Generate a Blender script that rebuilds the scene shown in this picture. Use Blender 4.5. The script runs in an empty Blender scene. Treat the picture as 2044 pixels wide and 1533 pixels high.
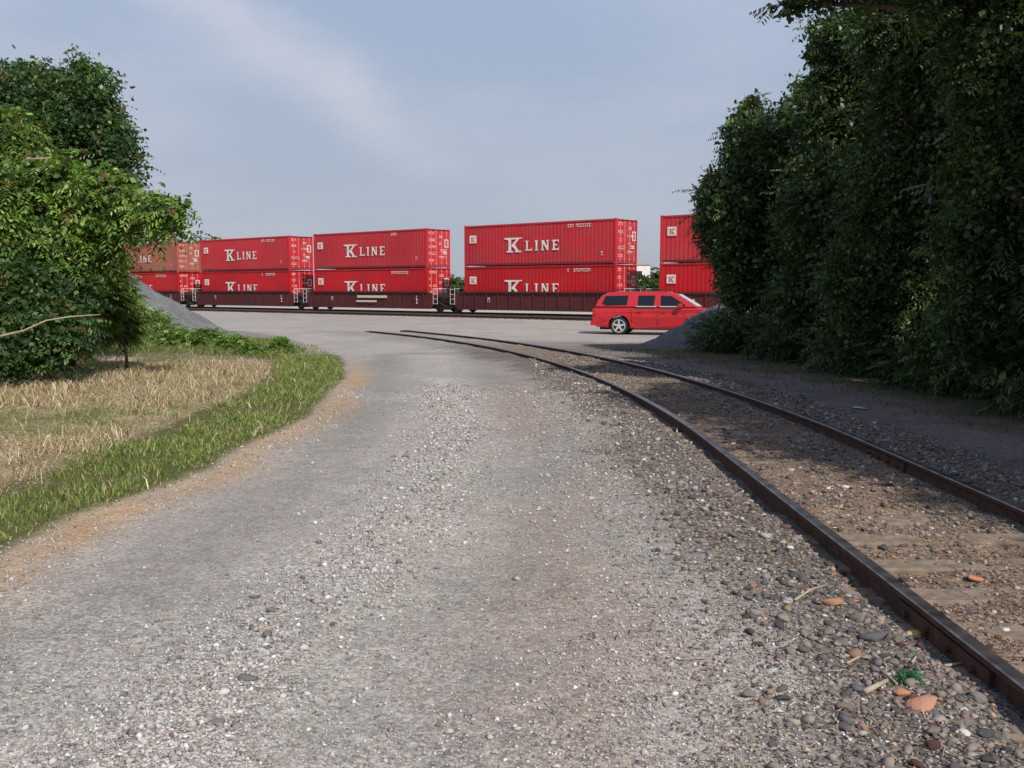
import bpy, math, random
import numpy as np
from math import sin, cos, tan, atan, atan2, radians, pi, sqrt
from mathutils import Vector

random.seed(7)
RNG = np.random.default_rng(11)
SC = bpy.context.scene
COL = SC.collection

# ------------------------------------------------------------------ camera
F_PX, YH, CZ = 1900.0, 575.5, 1.6
PITCH = atan((766.5 - YH) / F_PX)
cam_d = bpy.data.cameras.new('camera')
cam = bpy.data.objects.new('camera', cam_d); COL.objects.link(cam)
cam.location = (0, 0, CZ)
cam.rotation_euler = (pi / 2 - PITCH, 0, 0)
cam_d.sensor_width = 36.0
cam_d.lens = 36.0 * F_PX / 2044.0
cam_d.clip_start, cam_d.clip_end = 0.05, 3000.0
SC.camera = cam

# ------------------------------------------------------------------ sun, sky, exposure
SUN_H = Vector((0.48, -0.877, 0)).normalized()
SUN_EL = radians(43)
sun_vec = Vector((SUN_H.x * cos(SUN_EL), SUN_H.y * cos(SUN_EL), sin(SUN_EL)))
sd = bpy.data.lights.new('sun', 'SUN'); sd.energy = 4.6; sd.angle = radians(0.6); sd.color = (1.0, 0.955, 0.88)
so = bpy.data.objects.new('sun', sd); COL.objects.link(so)
so.rotation_euler = sun_vec.to_track_quat('Z', 'Y').to_euler()
so.location = (10, -20, 30)

W = bpy.data.worlds.new('World'); SC.world = W; W.use_nodes = True
nt = W.node_tree; nt.nodes.clear()
def wn(t, **k):
    n = nt.nodes.new(t)
    for a, b in k.items(): setattr(n, a, b)
    return n
def wl(a, b): nt.links.new(a, b)
def wmath(op, a, b=None, clamp=False):
    n = wn('ShaderNodeMath', operation=op, use_clamp=clamp)
    for i, v in enumerate((a, b)):
        if v is None: continue
        if isinstance(v, (int, float)): n.inputs[i].default_value = v
        else: wl(v, n.inputs[i])
    return n.outputs[0]
out = wn('ShaderNodeOutputWorld'); bg = wn('ShaderNodeBackground'); wl(bg.outputs[0], out.inputs[0])
SKY_STRENGTH = 0.085
bg.inputs[1].default_value = SKY_STRENGTH
sky = wn('ShaderNodeTexSky', sky_type='NISHITA'); sky.sun_disc = False
sky.sun_elevation = SUN_EL; sky.sun_rotation = atan2(SUN_H.x, SUN_H.y)
sky.air_density = 1.0; sky.dust_density = 2.0; sky.ozone_density = 1.0
tc = wn('ShaderNodeTexCoord')
nrm = wn('ShaderNodeVectorMath', operation='NORMALIZE'); wl(tc.outputs['Generated'], nrm.inputs[0])
sep = wn('ShaderNodeSeparateXYZ'); wl(nrm.outputs[0], sep.inputs[0])
# thin summer haze over the blue: paler towards the horizon
elev = wmath('MAXIMUM', sep.outputs[2], 0.0)
ramp = wn('ShaderNodeValToRGB'); wl(elev, ramp.inputs[0])
e = ramp.color_ramp.elements
k = 1.0 / SKY_STRENGTH
HZ = ((0.0, (0.455, 0.492, 0.555)), (0.10, (0.428, 0.484, 0.600)), (0.28, (0.380, 0.478, 0.660)), (1.0, (0.24, 0.34, 0.58)))
e[0].position = HZ[0][0]; e[0].color = (*HZ[0][1], 1); e[1].position = HZ[-1][0]; e[1].color = (*HZ[-1][1], 1)
for p_, c_ in HZ[1:-1]:
    q = e.new(p_); q.color = (*c_, 1)
hz = wn('ShaderNodeVectorMath', operation='SCALE'); wl(ramp.outputs[0], hz.inputs[0]); hz.inputs['Scale'].default_value = k
mixh = wn('ShaderNodeMix', data_type='RGBA'); mixh.inputs[0].default_value = 0.88
wl(sky.outputs[0], mixh.inputs[6]); wl(hz.outputs[0], mixh.inputs[7])
# cirrus: one diagonal streak plus soft broken veils
def sky_dir(px, py):
    a = (px - 1022) / F_PX; b = -(py - 766.5) / F_PX
    return Vector((a, cos(PITCH) + b * sin(PITCH), -sin(PITCH) + b * cos(PITCH))).normalized()
d1, d2 = sky_dir(330, -60), sky_dir(850, 300)
nn = d1.cross(d2).normalized(); uu = (d2 - d1).normalized()
def dotn(v):
    n = wn('ShaderNodeVectorMath', operation='DOT_PRODUCT'); wl(nrm.outputs[0], n.inputs[0]); n.inputs[1].default_value = v
    return n.outputs['Value']
nz = wn('ShaderNodeTexNoise'); nz.inputs['Scale'].default_value = 7; nz.inputs['Detail'].default_value = 5; wl(nrm.outputs[0], nz.inputs['Vector'])
nz2 = wn('ShaderNodeTexNoise'); nz2.inputs['Scale'].default_value = 2.6; nz2.inputs['Detail'].default_value = 4; wl(nrm.outputs[0], nz2.inputs['Vector'])
dv = wmath('ADD', dotn(nn), wmath('MULTIPLY', wmath('SUBTRACT', nz.outputs[0], 0.5), 0.075))
g = wmath('POWER', 2.718, wmath('MULTIPLY', wmath('POWER', wmath('ABSOLUTE', wmath('DIVIDE', dv, 0.034)), 2.0), -1.0))
ue = dotn(uu); u0 = d2.dot(uu)
fade = wmath('SUBTRACT', 1.0, wmath('DIVIDE', wmath('SUBTRACT', ue, u0 - 0.08), 0.14), )
fade = wmath('MINIMUM', wmath('MAXIMUM', fade, 0.0), 1.0)
streak = wmath('MULTIPLY', wmath('MULTIPLY', g, fade), wmath('ADD', 0.25, wmath('MULTIPLY', nz.outputs[0], 0.75)))
mp = wn('ShaderNodeMapping'); mp.inputs['Rotation'].default_value = (0.2, 0.5, 0.9); mp.inputs['Scale'].default_value = (1.2, 4.0, 5.0)
wl(nrm.outputs[0], mp.inputs[0])
nz3 = wn('ShaderNodeTexNoise'); nz3.inputs['Scale'].default_value = 1.6; nz3.inputs['Detail'].default_value = 5; wl(mp.outputs[0], nz3.inputs['Vector'])
veil = wmath('MULTIPLY', wmath('MAXIMUM', wmath('SUBTRACT', nz3.outputs[0], 0.42), 0.0), 2.2, True)
tot = wmath('ADD', wmath('MULTIPLY', streak, 0.8), wmath('MULTIPLY', veil, 0.62), True)
mixc = wn('ShaderNodeMix', data_type='RGBA'); wl(tot, mixc.inputs[0]); wl(mixh.outputs[2], mixc.inputs[6])
mixc.inputs[7].default_value = (0.66 * k, 0.67 * k, 0.75 * k, 1)
wl(mixc.outputs[2], bg.inputs[0])

SC.view_settings.view_transform = 'Standard'; SC.view_settings.look = 'None'
SC.view_settings.gamma = 1; SC.view_settings.exposure = 0.0; SC.view_settings.use_curve_mapping = False
SC.render.engine = 'CYCLES'
SC.cycles.max_bounces = 5; SC.cycles.diffuse_bounces = 3; SC.cycles.transmission_bounces = 3

# ------------------------------------------------------------------ helpers
def tag(o, label=None, cat=None, group=None, kind=None):
    if label: o['label'] = label
    if cat: o['category'] = cat
    if group: o['group'] = group
    if kind: o['kind'] = kind
    return o
def empty(name, loc=(0, 0, 0), rz=0, **kw):
    o = bpy.data.objects.new(name, None); COL.objects.link(o)
    o.location = loc; o.rotation_euler = (0, 0, rz); o.empty_display_size = 0.2
    return tag(o, **kw)
def link(name, me, parent=None, **kw):
    o = bpy.data.objects.new(name, me); COL.objects.link(o)
    if parent is not None: o.parent = parent
    return tag(o, **kw)
def np_mesh(name, V, Fs, mats=(), col=None, smooth=False, midx=None):
    """V (n,3); Fs list of (m,k) int arrays"""
    V = np.asarray(V, np.float32).reshape(-1, 3)
    me = bpy.data.meshes.new(name)
    Fs = [np.asarray(f, np.int32) for f in Fs if len(f)]
    nl = sum(f.size for f in Fs); nf = sum(len(f) for f in Fs)
    me.vertices.add(len(V)); me.vertices.foreach_set('co', V.ravel())
    me.loops.add(nl); me.loops.foreach_set('vertex_index', np.concatenate([f.ravel() for f in Fs]))
    me.polygons.add(nf)
    sizes = np.concatenate([np.full(len(f), f.shape[1], np.int32) for f in Fs])
    st = np.concatenate([[0], np.cumsum(sizes)[:-1]]).astype(np.int32)
    me.polygons.foreach_set('loop_start', st); me.polygons.foreach_set('loop_total', sizes)
    if smooth: me.polygons.foreach_set('use_smooth', np.ones(nf, bool))
    if midx is not None: me.polygons.foreach_set('material_index', np.asarray(midx, np.int32))
    for m in (mats if isinstance(mats, (list, tuple)) else [mats]): me.materials.append(m)
    if col is not None:
        a = me.color_attributes.new('Col', 'FLOAT_COLOR', 'POINT')
        c = np.ones((len(V), 4), np.float32); c[:, :col.shape[1]] = col
        a.data.foreach_set('color', c.ravel())
    me.update(calc_edges=True)
    return me
class MB:
    def __init__(s): s.v = []; s.f = []; s.m = []
    def add(s, vs, fs, mi=0):
        b = len(s.v); s.v += [tuple(v) for v in vs]; s.f += [tuple(i + b for i in f) for f in fs]; s.m += [mi] * len(fs)
    def box(s, x0, x1, y0, y1, z0, z1, mi=0):
        s.add([(x0, y0, z0), (x1, y0, z0), (x1, y1, z0), (x0, y1, z0), (x0, y0, z1), (x1, y0, z1), (x1, y1, z1), (x0, y1, z1)],
              [(0, 3, 2, 1), (4, 5, 6, 7), (0, 1, 5, 4), (1, 2, 6, 5), (2, 3, 7, 6), (3, 0, 4, 7)], mi)
    def prism(s, poly, axis, a, b, mi=0):
        """poly of 2D points extruded along axis ('y': pts are x,z ; 'x': pts are y,z ; 'z': x,y)"""
        def P(p, t): return (p[0], t, p[1]) if axis == 'y' else (t, p[0], p[1]) if axis == 'x' else (p[0], p[1], t)
        n = len(poly)
        s.add([P(p, a) for p in poly] + [P(p, b) for p in poly],
              [tuple(range(n)), tuple(range(2 * n - 1, n - 1, -1))] + [(i, i + n, (i + 1) % n + n, (i + 1) % n) for i in range(n)], mi)
    def tube(s, pts, rad, n=7, mi=0):
        pts = [Vector(p) for p in pts]
        if isinstance(rad, (int, float)): rad = [rad] * len(pts)
        rings = []; ref = Vector((0.31, 0.17, 0.93))
        vs = []
        for i, p in enumerate(pts):
            d = (pts[min(i + 1, len(pts) - 1)] - pts[max(i - 1, 0)]).normalized()
            if abs(d.dot(ref)) > 0.98: ref = Vector((1, 0, 0))
            a = d.cross(ref).normalized(); b = d.cross(a).normalized()
            for j in range(n):
                t = 2 * pi * j / n
                vs.append(p + (a * cos(t) + b * sin(t)) * rad[i])
        fs = []
        for i in range(len(pts) - 1):
            for j in range(n):
                fs.append((i * n + j, i * n + (j + 1) % n, (i + 1) * n + (j + 1) % n, (i + 1) * n + j))
        fs.append(tuple(range(n - 1, -1, -1))); fs.append(tuple(range((len(pts) - 1) * n, len(pts) * n)))
        s.add(vs, fs, mi)
    def cyl(s, c, axis, r, h, n=20, mi=0):
        c = Vector(c); d = {'x': Vector((1, 0, 0)), 'y': Vector((0, 1, 0)), 'z': Vector((0, 0, 1))}[axis]
        s.tube([c - d * h / 2, c + d * h / 2], r, n, mi)
    def mesh(s, name, mats, smooth=False):
        me = bpy.data.meshes.new(name); me.from_pydata(s.v, [], s.f)
        for m in (mats if isinstance(mats, (list, tuple)) else [mats]): me.materials.append(m)
        me.polygons.foreach_set('material_index', s.m)
        if smooth: me.polygons.foreach_set('use_smooth', [True] * len(s.f))
        me.update(); return me
    def build(s, name, mats, parent=None, smooth=False, bevel=0, **kw):
        o = link(name, s.mesh(name, mats, smooth), parent, **kw)
        if bevel:
            b = o.modifiers.new('bevel', 'BEVEL'); b.width = bevel; b.segments = 2; b.limit_method = 'ANGLE'; b.angle_limit = radians(35)
        return o
def copy_tree(o, parent=None):
    c = o.copy(); COL.objects.link(c); c.parent = parent
    for ch in list(o.children): copy_tree(ch, c)
    return c

def ss(t): t = np.clip(t, 0, 1); return t * t * (3 - 2 * t)
def vnoise(x, y, seed=0):
    """smooth 2D value noise in 0..1"""
    x = np.asarray(x, float); y = np.asarray(y, float)
    xi = np.floor(x).astype(np.int64); yi = np.floor(y).astype(np.int64); xf = ss(x - xi); yf = ss(y - yi)
    def h(a, b):
        n = (a * 374761393 + b * 668265263 + seed * 982451653) & 0x7fffffff
        n = ((n ^ (n >> 13)) * 1274126177) & 0x7fffffff
        return ((n ^ (n >> 16)) & 0xffff) / 65535.0
    return (h(xi, yi) * (1 - xf) + h(xi + 1, yi) * xf) * (1 - yf) + (h(xi, yi + 1) * (1 - xf) + h(xi + 1, yi + 1) * xf) * yf
def fbm(x, y, seed=0, o=4):
    s = 0; a = 0.5
    for i in range(o):
        s = s + a * vnoise(x * 2 ** i + 17 * i, y * 2 ** i - 9 * i, seed + i); a *= 0.5
    return s / (1 - 0.5 ** o)

# ------------------------------------------------------------------ materials
def mat(name, base=(0.5, 0.5, 0.5), rough=0.8, metal=0.0, noise=None, spec=0.3, bump=None, coat=0.0):
    """noise = (scale, colour2, contrast) mottling; bump = (scale, distance)"""
    m = bpy.data.materials.new(name); m.use_nodes = True
    t = m.node_tree; b = t.nodes['Principled BSDF']
    b.inputs['Base Color'].default_value = (*base, 1); b.inputs['Roughness'].default_value = rough
    b.inputs['Metallic'].default_value = metal; b.inputs['Specular IOR Level'].default_value = spec
    b.inputs['Coat Weight'].default_value = coat
    tcn = t.nodes.new('ShaderNodeTexCoord')
    if noise:
        n = t.nodes.new('ShaderNodeTexNoise'); n.inputs['Scale'].default_value = noise[0]; n.inputs['Detail'].default_value = 6
        t.links.new(tcn.outputs['Object'], n.inputs['Vector'])
        r = t.nodes.new('ShaderNodeMapRange'); w = noise[2]
        r.inputs['From Min'].default_value = 0.5 - w; r.inputs['From Max'].default_value = 0.5 + w
        t.links.new(n.outputs[0], r.inputs['Value'])
        x = t.nodes.new('ShaderNodeMix'); x.data_type = 'RGBA'
        x.inputs[6].default_value = (*base, 1); x.inputs[7].default_value = (*noise[1], 1)
        t.links.new(r.outputs[0], x.inputs[0]); t.links.new(x.outputs[2], b.inputs['Base Color'])
    if bump:
        n = t.nodes.new('ShaderNodeTexNoise'); n.inputs['Scale'].default_value = bump[0]; n.inputs['Detail'].default_value = 4
        t.links.new(tcn.outputs['Object'], n.inputs['Vector'])
        u = t.nodes.new('ShaderNodeBump'); u.inputs['Distance'].default_value = bump[1]; u.inputs['Strength'].default_value = 1
        t.links.new(n.outputs[0], u.inputs['Height']); t.links.new(u.outputs[0], b.inputs['Normal'])
    return m
def paint(name, base, worn, rust=(0.16, 0.06, 0.03), rough=0.5, dirt=0.5):
    """container / car paint: faded mottling, vertical streaks, spots of rust"""
    m = mat(name, base, rough, 0, (0.9, worn, 0.16), spec=.2)
    t = m.node_tree; b = t.nodes['Principled BSDF']; src = b.inputs['Base Color'].links[0].from_socket
    oi = t.nodes.new('ShaderNodeObjectInfo'); geo = t.nodes.new('ShaderNodeNewGeometry')
    hv = t.nodes.new('ShaderNodeHueSaturation'); mr = t.nodes.new('ShaderNodeMapRange')
    n0 = t.nodes.new('ShaderNodeTexNoise'); n0.inputs['Scale'].default_value = 0.22; n0.inputs['Detail'].default_value = 3; t.links.new(geo.outputs['Position'], n0.inputs['Vector'])
    mr.inputs['From Min'].default_value = .3; mr.inputs['From Max'].default_value = .7; mr.inputs['To Min'].default_value = .84; mr.inputs['To Max'].default_value = 1.14
    t.links.new(n0.outputs[0], mr.inputs['Value']); t.links.new(mr.outputs[0], hv.inputs['Value']); t.links.new(src, hv.inputs['Color']); src = hv.outputs[0]
    tcn = t.nodes.new('ShaderNodeTexCoord')
    mp_ = t.nodes.new('ShaderNodeMapping'); mp_.inputs['Scale'].default_value = (3.5, 3.5, 0.35); t.links.new(geo.outputs['Position'], mp_.inputs[0])
    n = t.nodes.new('ShaderNodeTexNoise'); n.inputs['Scale'].default_value = 2.2; n.inputs['Detail'].default_value = 7; t.links.new(mp_.outputs[0], n.inputs['Vector'])
    r = t.nodes.new('ShaderNodeMapRange'); r.inputs['From Min'].default_value = 0.56; r.inputs['From Max'].default_value = 0.74; r.inputs['To Max'].default_value = dirt
    t.links.new(n.outputs[0], r.inputs['Value'])
    x = t.nodes.new('ShaderNodeMix'); x.data_type = 'RGBA'; t.links.new(r.outputs[0], x.inputs[0]); t.links.new(src, x.inputs[6]); x.inputs[7].default_value = (*rust, 1)
    t.links.new(x.outputs[2], b.inputs['Base Color'])
    return m
def leaf_mat(name, trans=0.3, rough=0.5):
    m = bpy.data.materials.new(name); m.use_nodes = True
    t = m.node_tree; b = t.nodes['Principled BSDF']; o = t.nodes['Material Output']
    at = t.nodes.new('ShaderNodeAttribute'); at.attribute_name = 'Col'
    t.links.new(at.outputs['Color'], b.inputs['Base Color']); b.inputs['Roughness'].default_value = rough
    b.inputs['Specular IOR Level'].default_value = 0.35
    tr = t.nodes.new('ShaderNodeBsdfTranslucent')
    mu = t.nodes.new('ShaderNodeMix'); mu.data_type = 'RGBA'; mu.blend_type = 'MULTIPLY'; mu.inputs[0].default_value = 1
    t.links.new(at.outputs['Color'], mu.inputs[6]); mu.inputs[7].default_value = (1.5, 1.7, 0.6, 1); t.links.new(mu.outputs[2], tr.inputs[0])
    ms = t.nodes.new('ShaderNodeMixShader'); ms.inputs[0].default_value = trans
    t.links.new(b.outputs[0], ms.inputs[1]); t.links.new(tr.outputs[0], ms.inputs[2]); t.links.new(ms.outputs[0], o.inputs[0])
    return m
def vcol_mat(name, rough=0.9, bump=None, spec=0.2):
    m = mat(name, rough=rough, bump=bump, spec=spec); t = m.node_tree
    at = t.nodes.new('ShaderNodeAttribute'); at.attribute_name = 'Col'
    t.links.new(at.outputs['Color'], t.nodes['Principled BSDF'].inputs['Base Color'])
    return m

M_LEAF = leaf_mat('leaf', 0.33); M_DLEAF = leaf_mat('dark_leaf', 0.28, 0.42); M_GRASS = leaf_mat('grass_blade', 0.3, 0.7)
M_STONE = vcol_mat('stone', 0.95, (60, 0.004))
M_BARK = mat('bark', (0.10, 0.075, 0.055), 0.95, noise=(9, (0.19, 0.16, 0.12), 0.2), bump=(30, 0.01))
M_PALE = mat('bare_wood', (0.42, 0.36, 0.27), 0.9, noise=(12, (0.28, 0.22, 0.16), 0.2))
M_RUST = mat('rusty_steel', (0.042, 0.022, 0.016), 0.85, 0.0, (14, (0.095, 0.046, 0.029), 0.2), bump=(60, 0.002))
M_RAILTOP = mat('worn_rail_head', (0.30, 0.27, 0.26), 0.36, 0.85, (8, (0.12, 0.09, 0.08), 0.16))
M_MAINTOP = mat('polished_rail_head', (0.55, 0.54, 0.52), 0.3, 0.8)
M_TIE = mat('weathered_sleeper', (0.13, 0.095, 0.07), 0.95, noise=(9, (0.26, 0.20, 0.145), 0.18), bump=(25, 0.01))
M_WHITE = mat('white_paint', (0.80, 0.76, 0.70), 0.6, noise=(3, (0.62, 0.55, 0.50), 0.2))
M_BLACK = mat('black_steel', (0.022, 0.019, 0.019), 0.7, noise=(5, (0.05, 0.038, 0.03), 0.2))
M_WELL = paint('well_car_paint', (0.105, 0.022, 0.022), (0.075, 0.022, 0.024), (0.05, 0.03, 0.025), 0.65, 0.7)
M_WHEEL = mat('wheel_steel', (0.07, 0.05, 0.04), 0.6, 0.3, (8, (0.11, 0.08, 0.06), 0.2))

# ------------------------------------------------------------------ terrain functions
TH = radians(51.7); TD = np.array([-sin(TH), cos(TH)]); ND = np.array([cos(TH), sin(TH)])
D_SIDE = 49.56; RAIL_Z = -0.08; D_C = D_SIDE + 1.22; D_C2 = D_C - 4.6
SX, SY0, SR = 2.68, 9.0, 62.5          # spur: straight then a curve to the left
def spur_lat(x, y):
    """signed distance right of the spur centreline, and distance along it"""
    x = np.asarray(x, float); y = np.asarray(y, float)
    cx = SX - SR
    r = np.hypot(x - cx, y - SY0)
    lat = np.where(y < SY0, x - SX, r - SR)
    al = np.where(y < SY0, y - SY0, np.arctan2(y - SY0, x - cx) * SR)
    return lat, al + SY0
def spur_pt(s, lat):
    if s < SY0: return (SX + lat, s)
    a = (s - SY0) / SR
    return (SX - SR + (SR + lat) * cos(a), SY0 + (SR + lat) * sin(a))
def rail_z(y): return 0.13 - 0.25 * np.clip((np.asarray(y, float) - 10) / 28, 0, 1)
def ray_px(px, py):
    a = (px - 1022) / F_PX; b = -(py - 766.5) / F_PX
    return np.array([a, cos(PITCH) + b * sin(PITCH), -sin(PITCH) + b * cos(PITCH)])
def base_z(x, y):
    x = np.asarray(x, float); y = np.asarray(y, float)
    z = -0.29 * ss((y - 9) / 30) - 0.12 * ss(x / 4) * ss((y - 30) / 8)
    lat, al = spur_lat(x, y)
    w = ss((1.6 - np.abs(lat)) / 0.9) * ss((42 - y) / 3)
    z = z * (1 - w) + (rail_z(y) - 0.125 + 0.055 * ss((y - 9) / 8)) * w
    dm = x * ND[0] + y * ND[1]
    wm = ss((dm - (D_C2 - 3.2)) / 1.6) * ss((D_C + 4.2 - dm) / 1.6)
    z = z * (1 - wm) + (RAIL_Z - 0.165) * wm
    return z
def groundpt(px, py):
    z = 0.0
    for i in range(12):
        r = ray_px(px, py); q = r * ((z - CZ) / r[2]); z = float(base_z(q[0], q[1]))
    return (float(q[0]), float(q[1]))
def in_poly(x, y, poly):
    c = np.zeros(x.shape, bool); n = len(poly)
    for i in range(n):
        x1, y1 = poly[i]; x2, y2 = poly[(i + 1) % n]
        if y1 == y2: continue
        c ^= ((y1 > y) != (y2 > y)) & (x < (x2 - x1) * (y - y1) / (y2 - y1) + x1)
    return c
def dist_line(x, y, pts):
    d = np.full(x.shape, 1e9)
    for (x1, y1), (x2, y2) in zip(pts[:-1], pts[1:]):
        L = (x2 - x1) ** 2 + (y2 - y1) ** 2 + 1e-9
        t = np.clip(((x - x1) * (x2 - x1) + (y - y1) * (y2 - y1)) / L, 0, 1)
        d = np.minimum(d, np.hypot(x - x1 - t * (x2 - x1), y - y1 - t * (y2 - y1)))
    return d
EDGE = [(-2.9, 2.5), (-3.05, 4.2)] + [groundpt(*p) for p in ((0, 1092), (120, 1042), (250, 1000), (370, 955), (450, 905), (540, 868), (620, 828), (650, 790), (685, 752), (680, 715), (620, 690), (560, 672), (480, 660))] + [(-17, 41)]
INNER = [(-3.6, 2.5), (-3.7, 4.2)] + [groundpt(*p) for p in ((0, 1005), (100, 975), (190, 925), (300, 882), (400, 832), (480, 800), (530, 762), (545, 728), (470, 712))]
VERGE = EDGE + [(-60, 41), (-60, 2.5)]
STRAW = INNER + [groundpt(300, 700), (-9.5, 19.5), (-30, 19), (-30, 2.5)]
ROADMID = [groundpt(*p) for p in ((300, 1533), (480, 1330), (640, 1200), (760, 1080), (860, 960), (900, 860), (890, 780), (860, 710))]
def gz(x, y):
    x = np.asarray(x, float); y = np.asarray(y, float)
    z = base_z(x, y)
    near = ss((40 - y) / 10)
    lat, al = spur_lat(x, y)
    v = in_poly(x, y, VERGE); dv_ = dist_line(x, y, EDGE)
    z = z + np.where(v, 0.14 * ss(dv_ / 2.5) + 0.03 * (fbm(x * 1.6, y * 1.6, 5) - 0.3), 0)
    bal = ss((2.2 - np.abs(lat)) / 0.8) * near
    z = z + 0.038 * ss((np.abs(lat) - 0.80) / 0.25) * ss((2.1 - np.abs(lat)) / 0.8) * near
    z = z + (fbm(x * 2.2, y * 2.2, 3) - 0.5) * (0.016 + 0.045 * bal) * near
    z = z + (vnoise(x * 11, y * 11, 8) - 0.5) * 0.012 * near
    # shallow wheel ruts along the road
    dm_ = dist_line(x, y, ROADMID)
    z = z + 0.025 * np.exp(-(dm_ / 0.35) ** 2) * near
    return z

# ------------------------------------------------------------------ ground sheets
def axis(segs):
    o = []
    for a, b, st in segs: o += list(np.arange(a, b, st))
    return np.array(o + [segs[-1][1]])
gx = axis([(-900, -100, 100), (-100, -30, 7), (-30, -9, 0.5), (-9, -4, 0.14), (-4, 4.2, 0.055), (4.2, 9, 0.2), (9, 30, 0.7), (30, 100, 7), (100, 900, 100)])
gy = axis([(-60, -4, 7), (-4, 2.4, 0.4), (2.4, 9, 0.055), (9, 20, 0.11), (20, 44, 0.25), (44, 90, 0.7), (90, 200, 8), (200, 1800, 100)])
X, Y = np.meshgrid(gx, gy); Z = gz(X, Y)
lat, al = spur_lat(X, Y)
verge = in_poly(X, Y, VERGE); straw = in_poly(X, Y, STRAW)
dE = dist_line(X, Y, EDGE); dI = dist_line(X, Y, INNER); dM = dist_line(X, Y, ROADMID)
wob = (fbm(X * 1.3, Y * 1.3, 21) - 0.5)
sv = np.where(verge, -dE, dE)
ochre = np.exp(-((sv - 0.24 - 0.30 * wob) / 0.30) ** 2) * (0.35 + 1.1 * fbm(X * 2.2, Y * 1.1, 31)) * ss((26 - Y) / 10) * 0.8
soil = ss((0.12 - sv + 0.25 * wob) / 0.2)
bed = ss((2.0 - np.abs(lat) + 1.1 * wob) / 0.7) * ss((44 - Y) / 3) * (1 - 0.75 * ss((Y - 24) / 8))
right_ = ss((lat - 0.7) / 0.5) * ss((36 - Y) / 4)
dmm = X * ND[0] + Y * ND[1]
mainbed = ss((dmm - (D_C2 - 2.3)) / 0.7) * ss((D_C + 4 - dmm) / 2)
pinkd = np.exp(-((lat + 2.35 + 0.8 * wob) / 0.5) ** 2) * ss((fbm(X * 0.9, Y * 0.5, 44) - 0.40) / 0.15) * ss((22 - Y) / 8)
loose = np.maximum(np.exp(-(dM / 0.50) ** 2) * 0.9, ss((6.0 - Y) / 2.5) * 0.55) * np.clip(1.9 * fbm(X * 1.7, Y * 1.7, 51) - .1, 0, 1.2)
far = ss((np.hypot(X, Y) - 105) / 14)
def C(*c): return np.array(c)
road = C(0.308, 0.280, 0.255) * (0.90 + 0.22 * fbm(X * 0.5, Y * 0.35, 61))[..., None]
green_t = ss((fbm(X * 0.8 + 3, Y * 0.5, 71) - 0.47) / 0.2)[..., None]
road = road * (1 - 0.07 * green_t * C(1.25, .85, 1.0))
smooth_ = (np.exp(-((dM - 1.1) / 0.45) ** 2) * 0.20)[..., None]
road = road * (1 - smooth_ * C(1, .95, .92))
road = road + loose[..., None] * C(0.045, 0.044, 0.044)
def lay(c, m, col): m = np.clip(m, 0, 1)[..., None]; return c * (1 - m) + col * m
cc = lay(road, pinkd * 0.5, C(0.27, 0.20, 0.165))
cc = lay(cc, ochre, C(0.36, 0.235, 0.125))
cc = lay(cc, bed * 0.9, C(0.115, 0.097, 0.084) * (0.75 + 0.6 * fbm(X * 3, Y * 3, 81))[..., None])
cc = lay(cc, ss((0.66 - np.abs(lat)) / 0.1) * ss((36 - Y) / 8) * 0.8 * (1 - 0.4 * ss((Y - 22) / 6)), C(0.185, 0.128, 0.088) * (0.7 + 0.7 * fbm(X * 1.2, Y * 5, 82))[..., None])
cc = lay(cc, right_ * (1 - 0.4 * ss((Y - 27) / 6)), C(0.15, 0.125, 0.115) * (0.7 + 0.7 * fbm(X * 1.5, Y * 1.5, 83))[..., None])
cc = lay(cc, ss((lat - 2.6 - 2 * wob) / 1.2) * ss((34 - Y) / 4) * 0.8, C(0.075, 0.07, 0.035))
cc = lay(cc, mainbed, C(0.34, 0.31, 0.28) * (0.7 + 0.6 * fbm(X * 1.5, Y * 1.5, 91))[..., None])
cc = lay(cc, soil, C(0.085, 0.085, 0.03))
cc = lay(cc, ss((-sv - 1.0) / 0.3) * straw, C(0.24, 0.195, 0.125) * (0.35 + 1.3 * fbm(X * 2.2, Y * 2.6, 93))[..., None])
cc = lay(cc, verge * ss((Y - 20.5 - 3 * wob) / 1.0) * ss((25.5 - Y + 3 * wob) / 1.5) * .9, C(0.11, 0.105, 0.045))
cc = lay(cc, verge * ss((Y - 25 - 3 * wob) / 1.5) * 0.9, C(0.21, 0.2, 0.185))
cc = lay(cc, far, C(0.13, 0.14, 0.06))
cc = lay(cc, ss((dmm - (D_C + 3)) / 2) * (1 - far), C(0.40, 0.37, 0.33))
gritmask = np.clip(0.35 + 0.9 * loose + 0.8 * bed + 0.6 * right_ + .3 * mainbed, 0, 1.5) * (1 - 0.8 * soil)
colr = np.dstack([cc, gritmask]).reshape(-1, 4).astype(np.float32)

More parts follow.
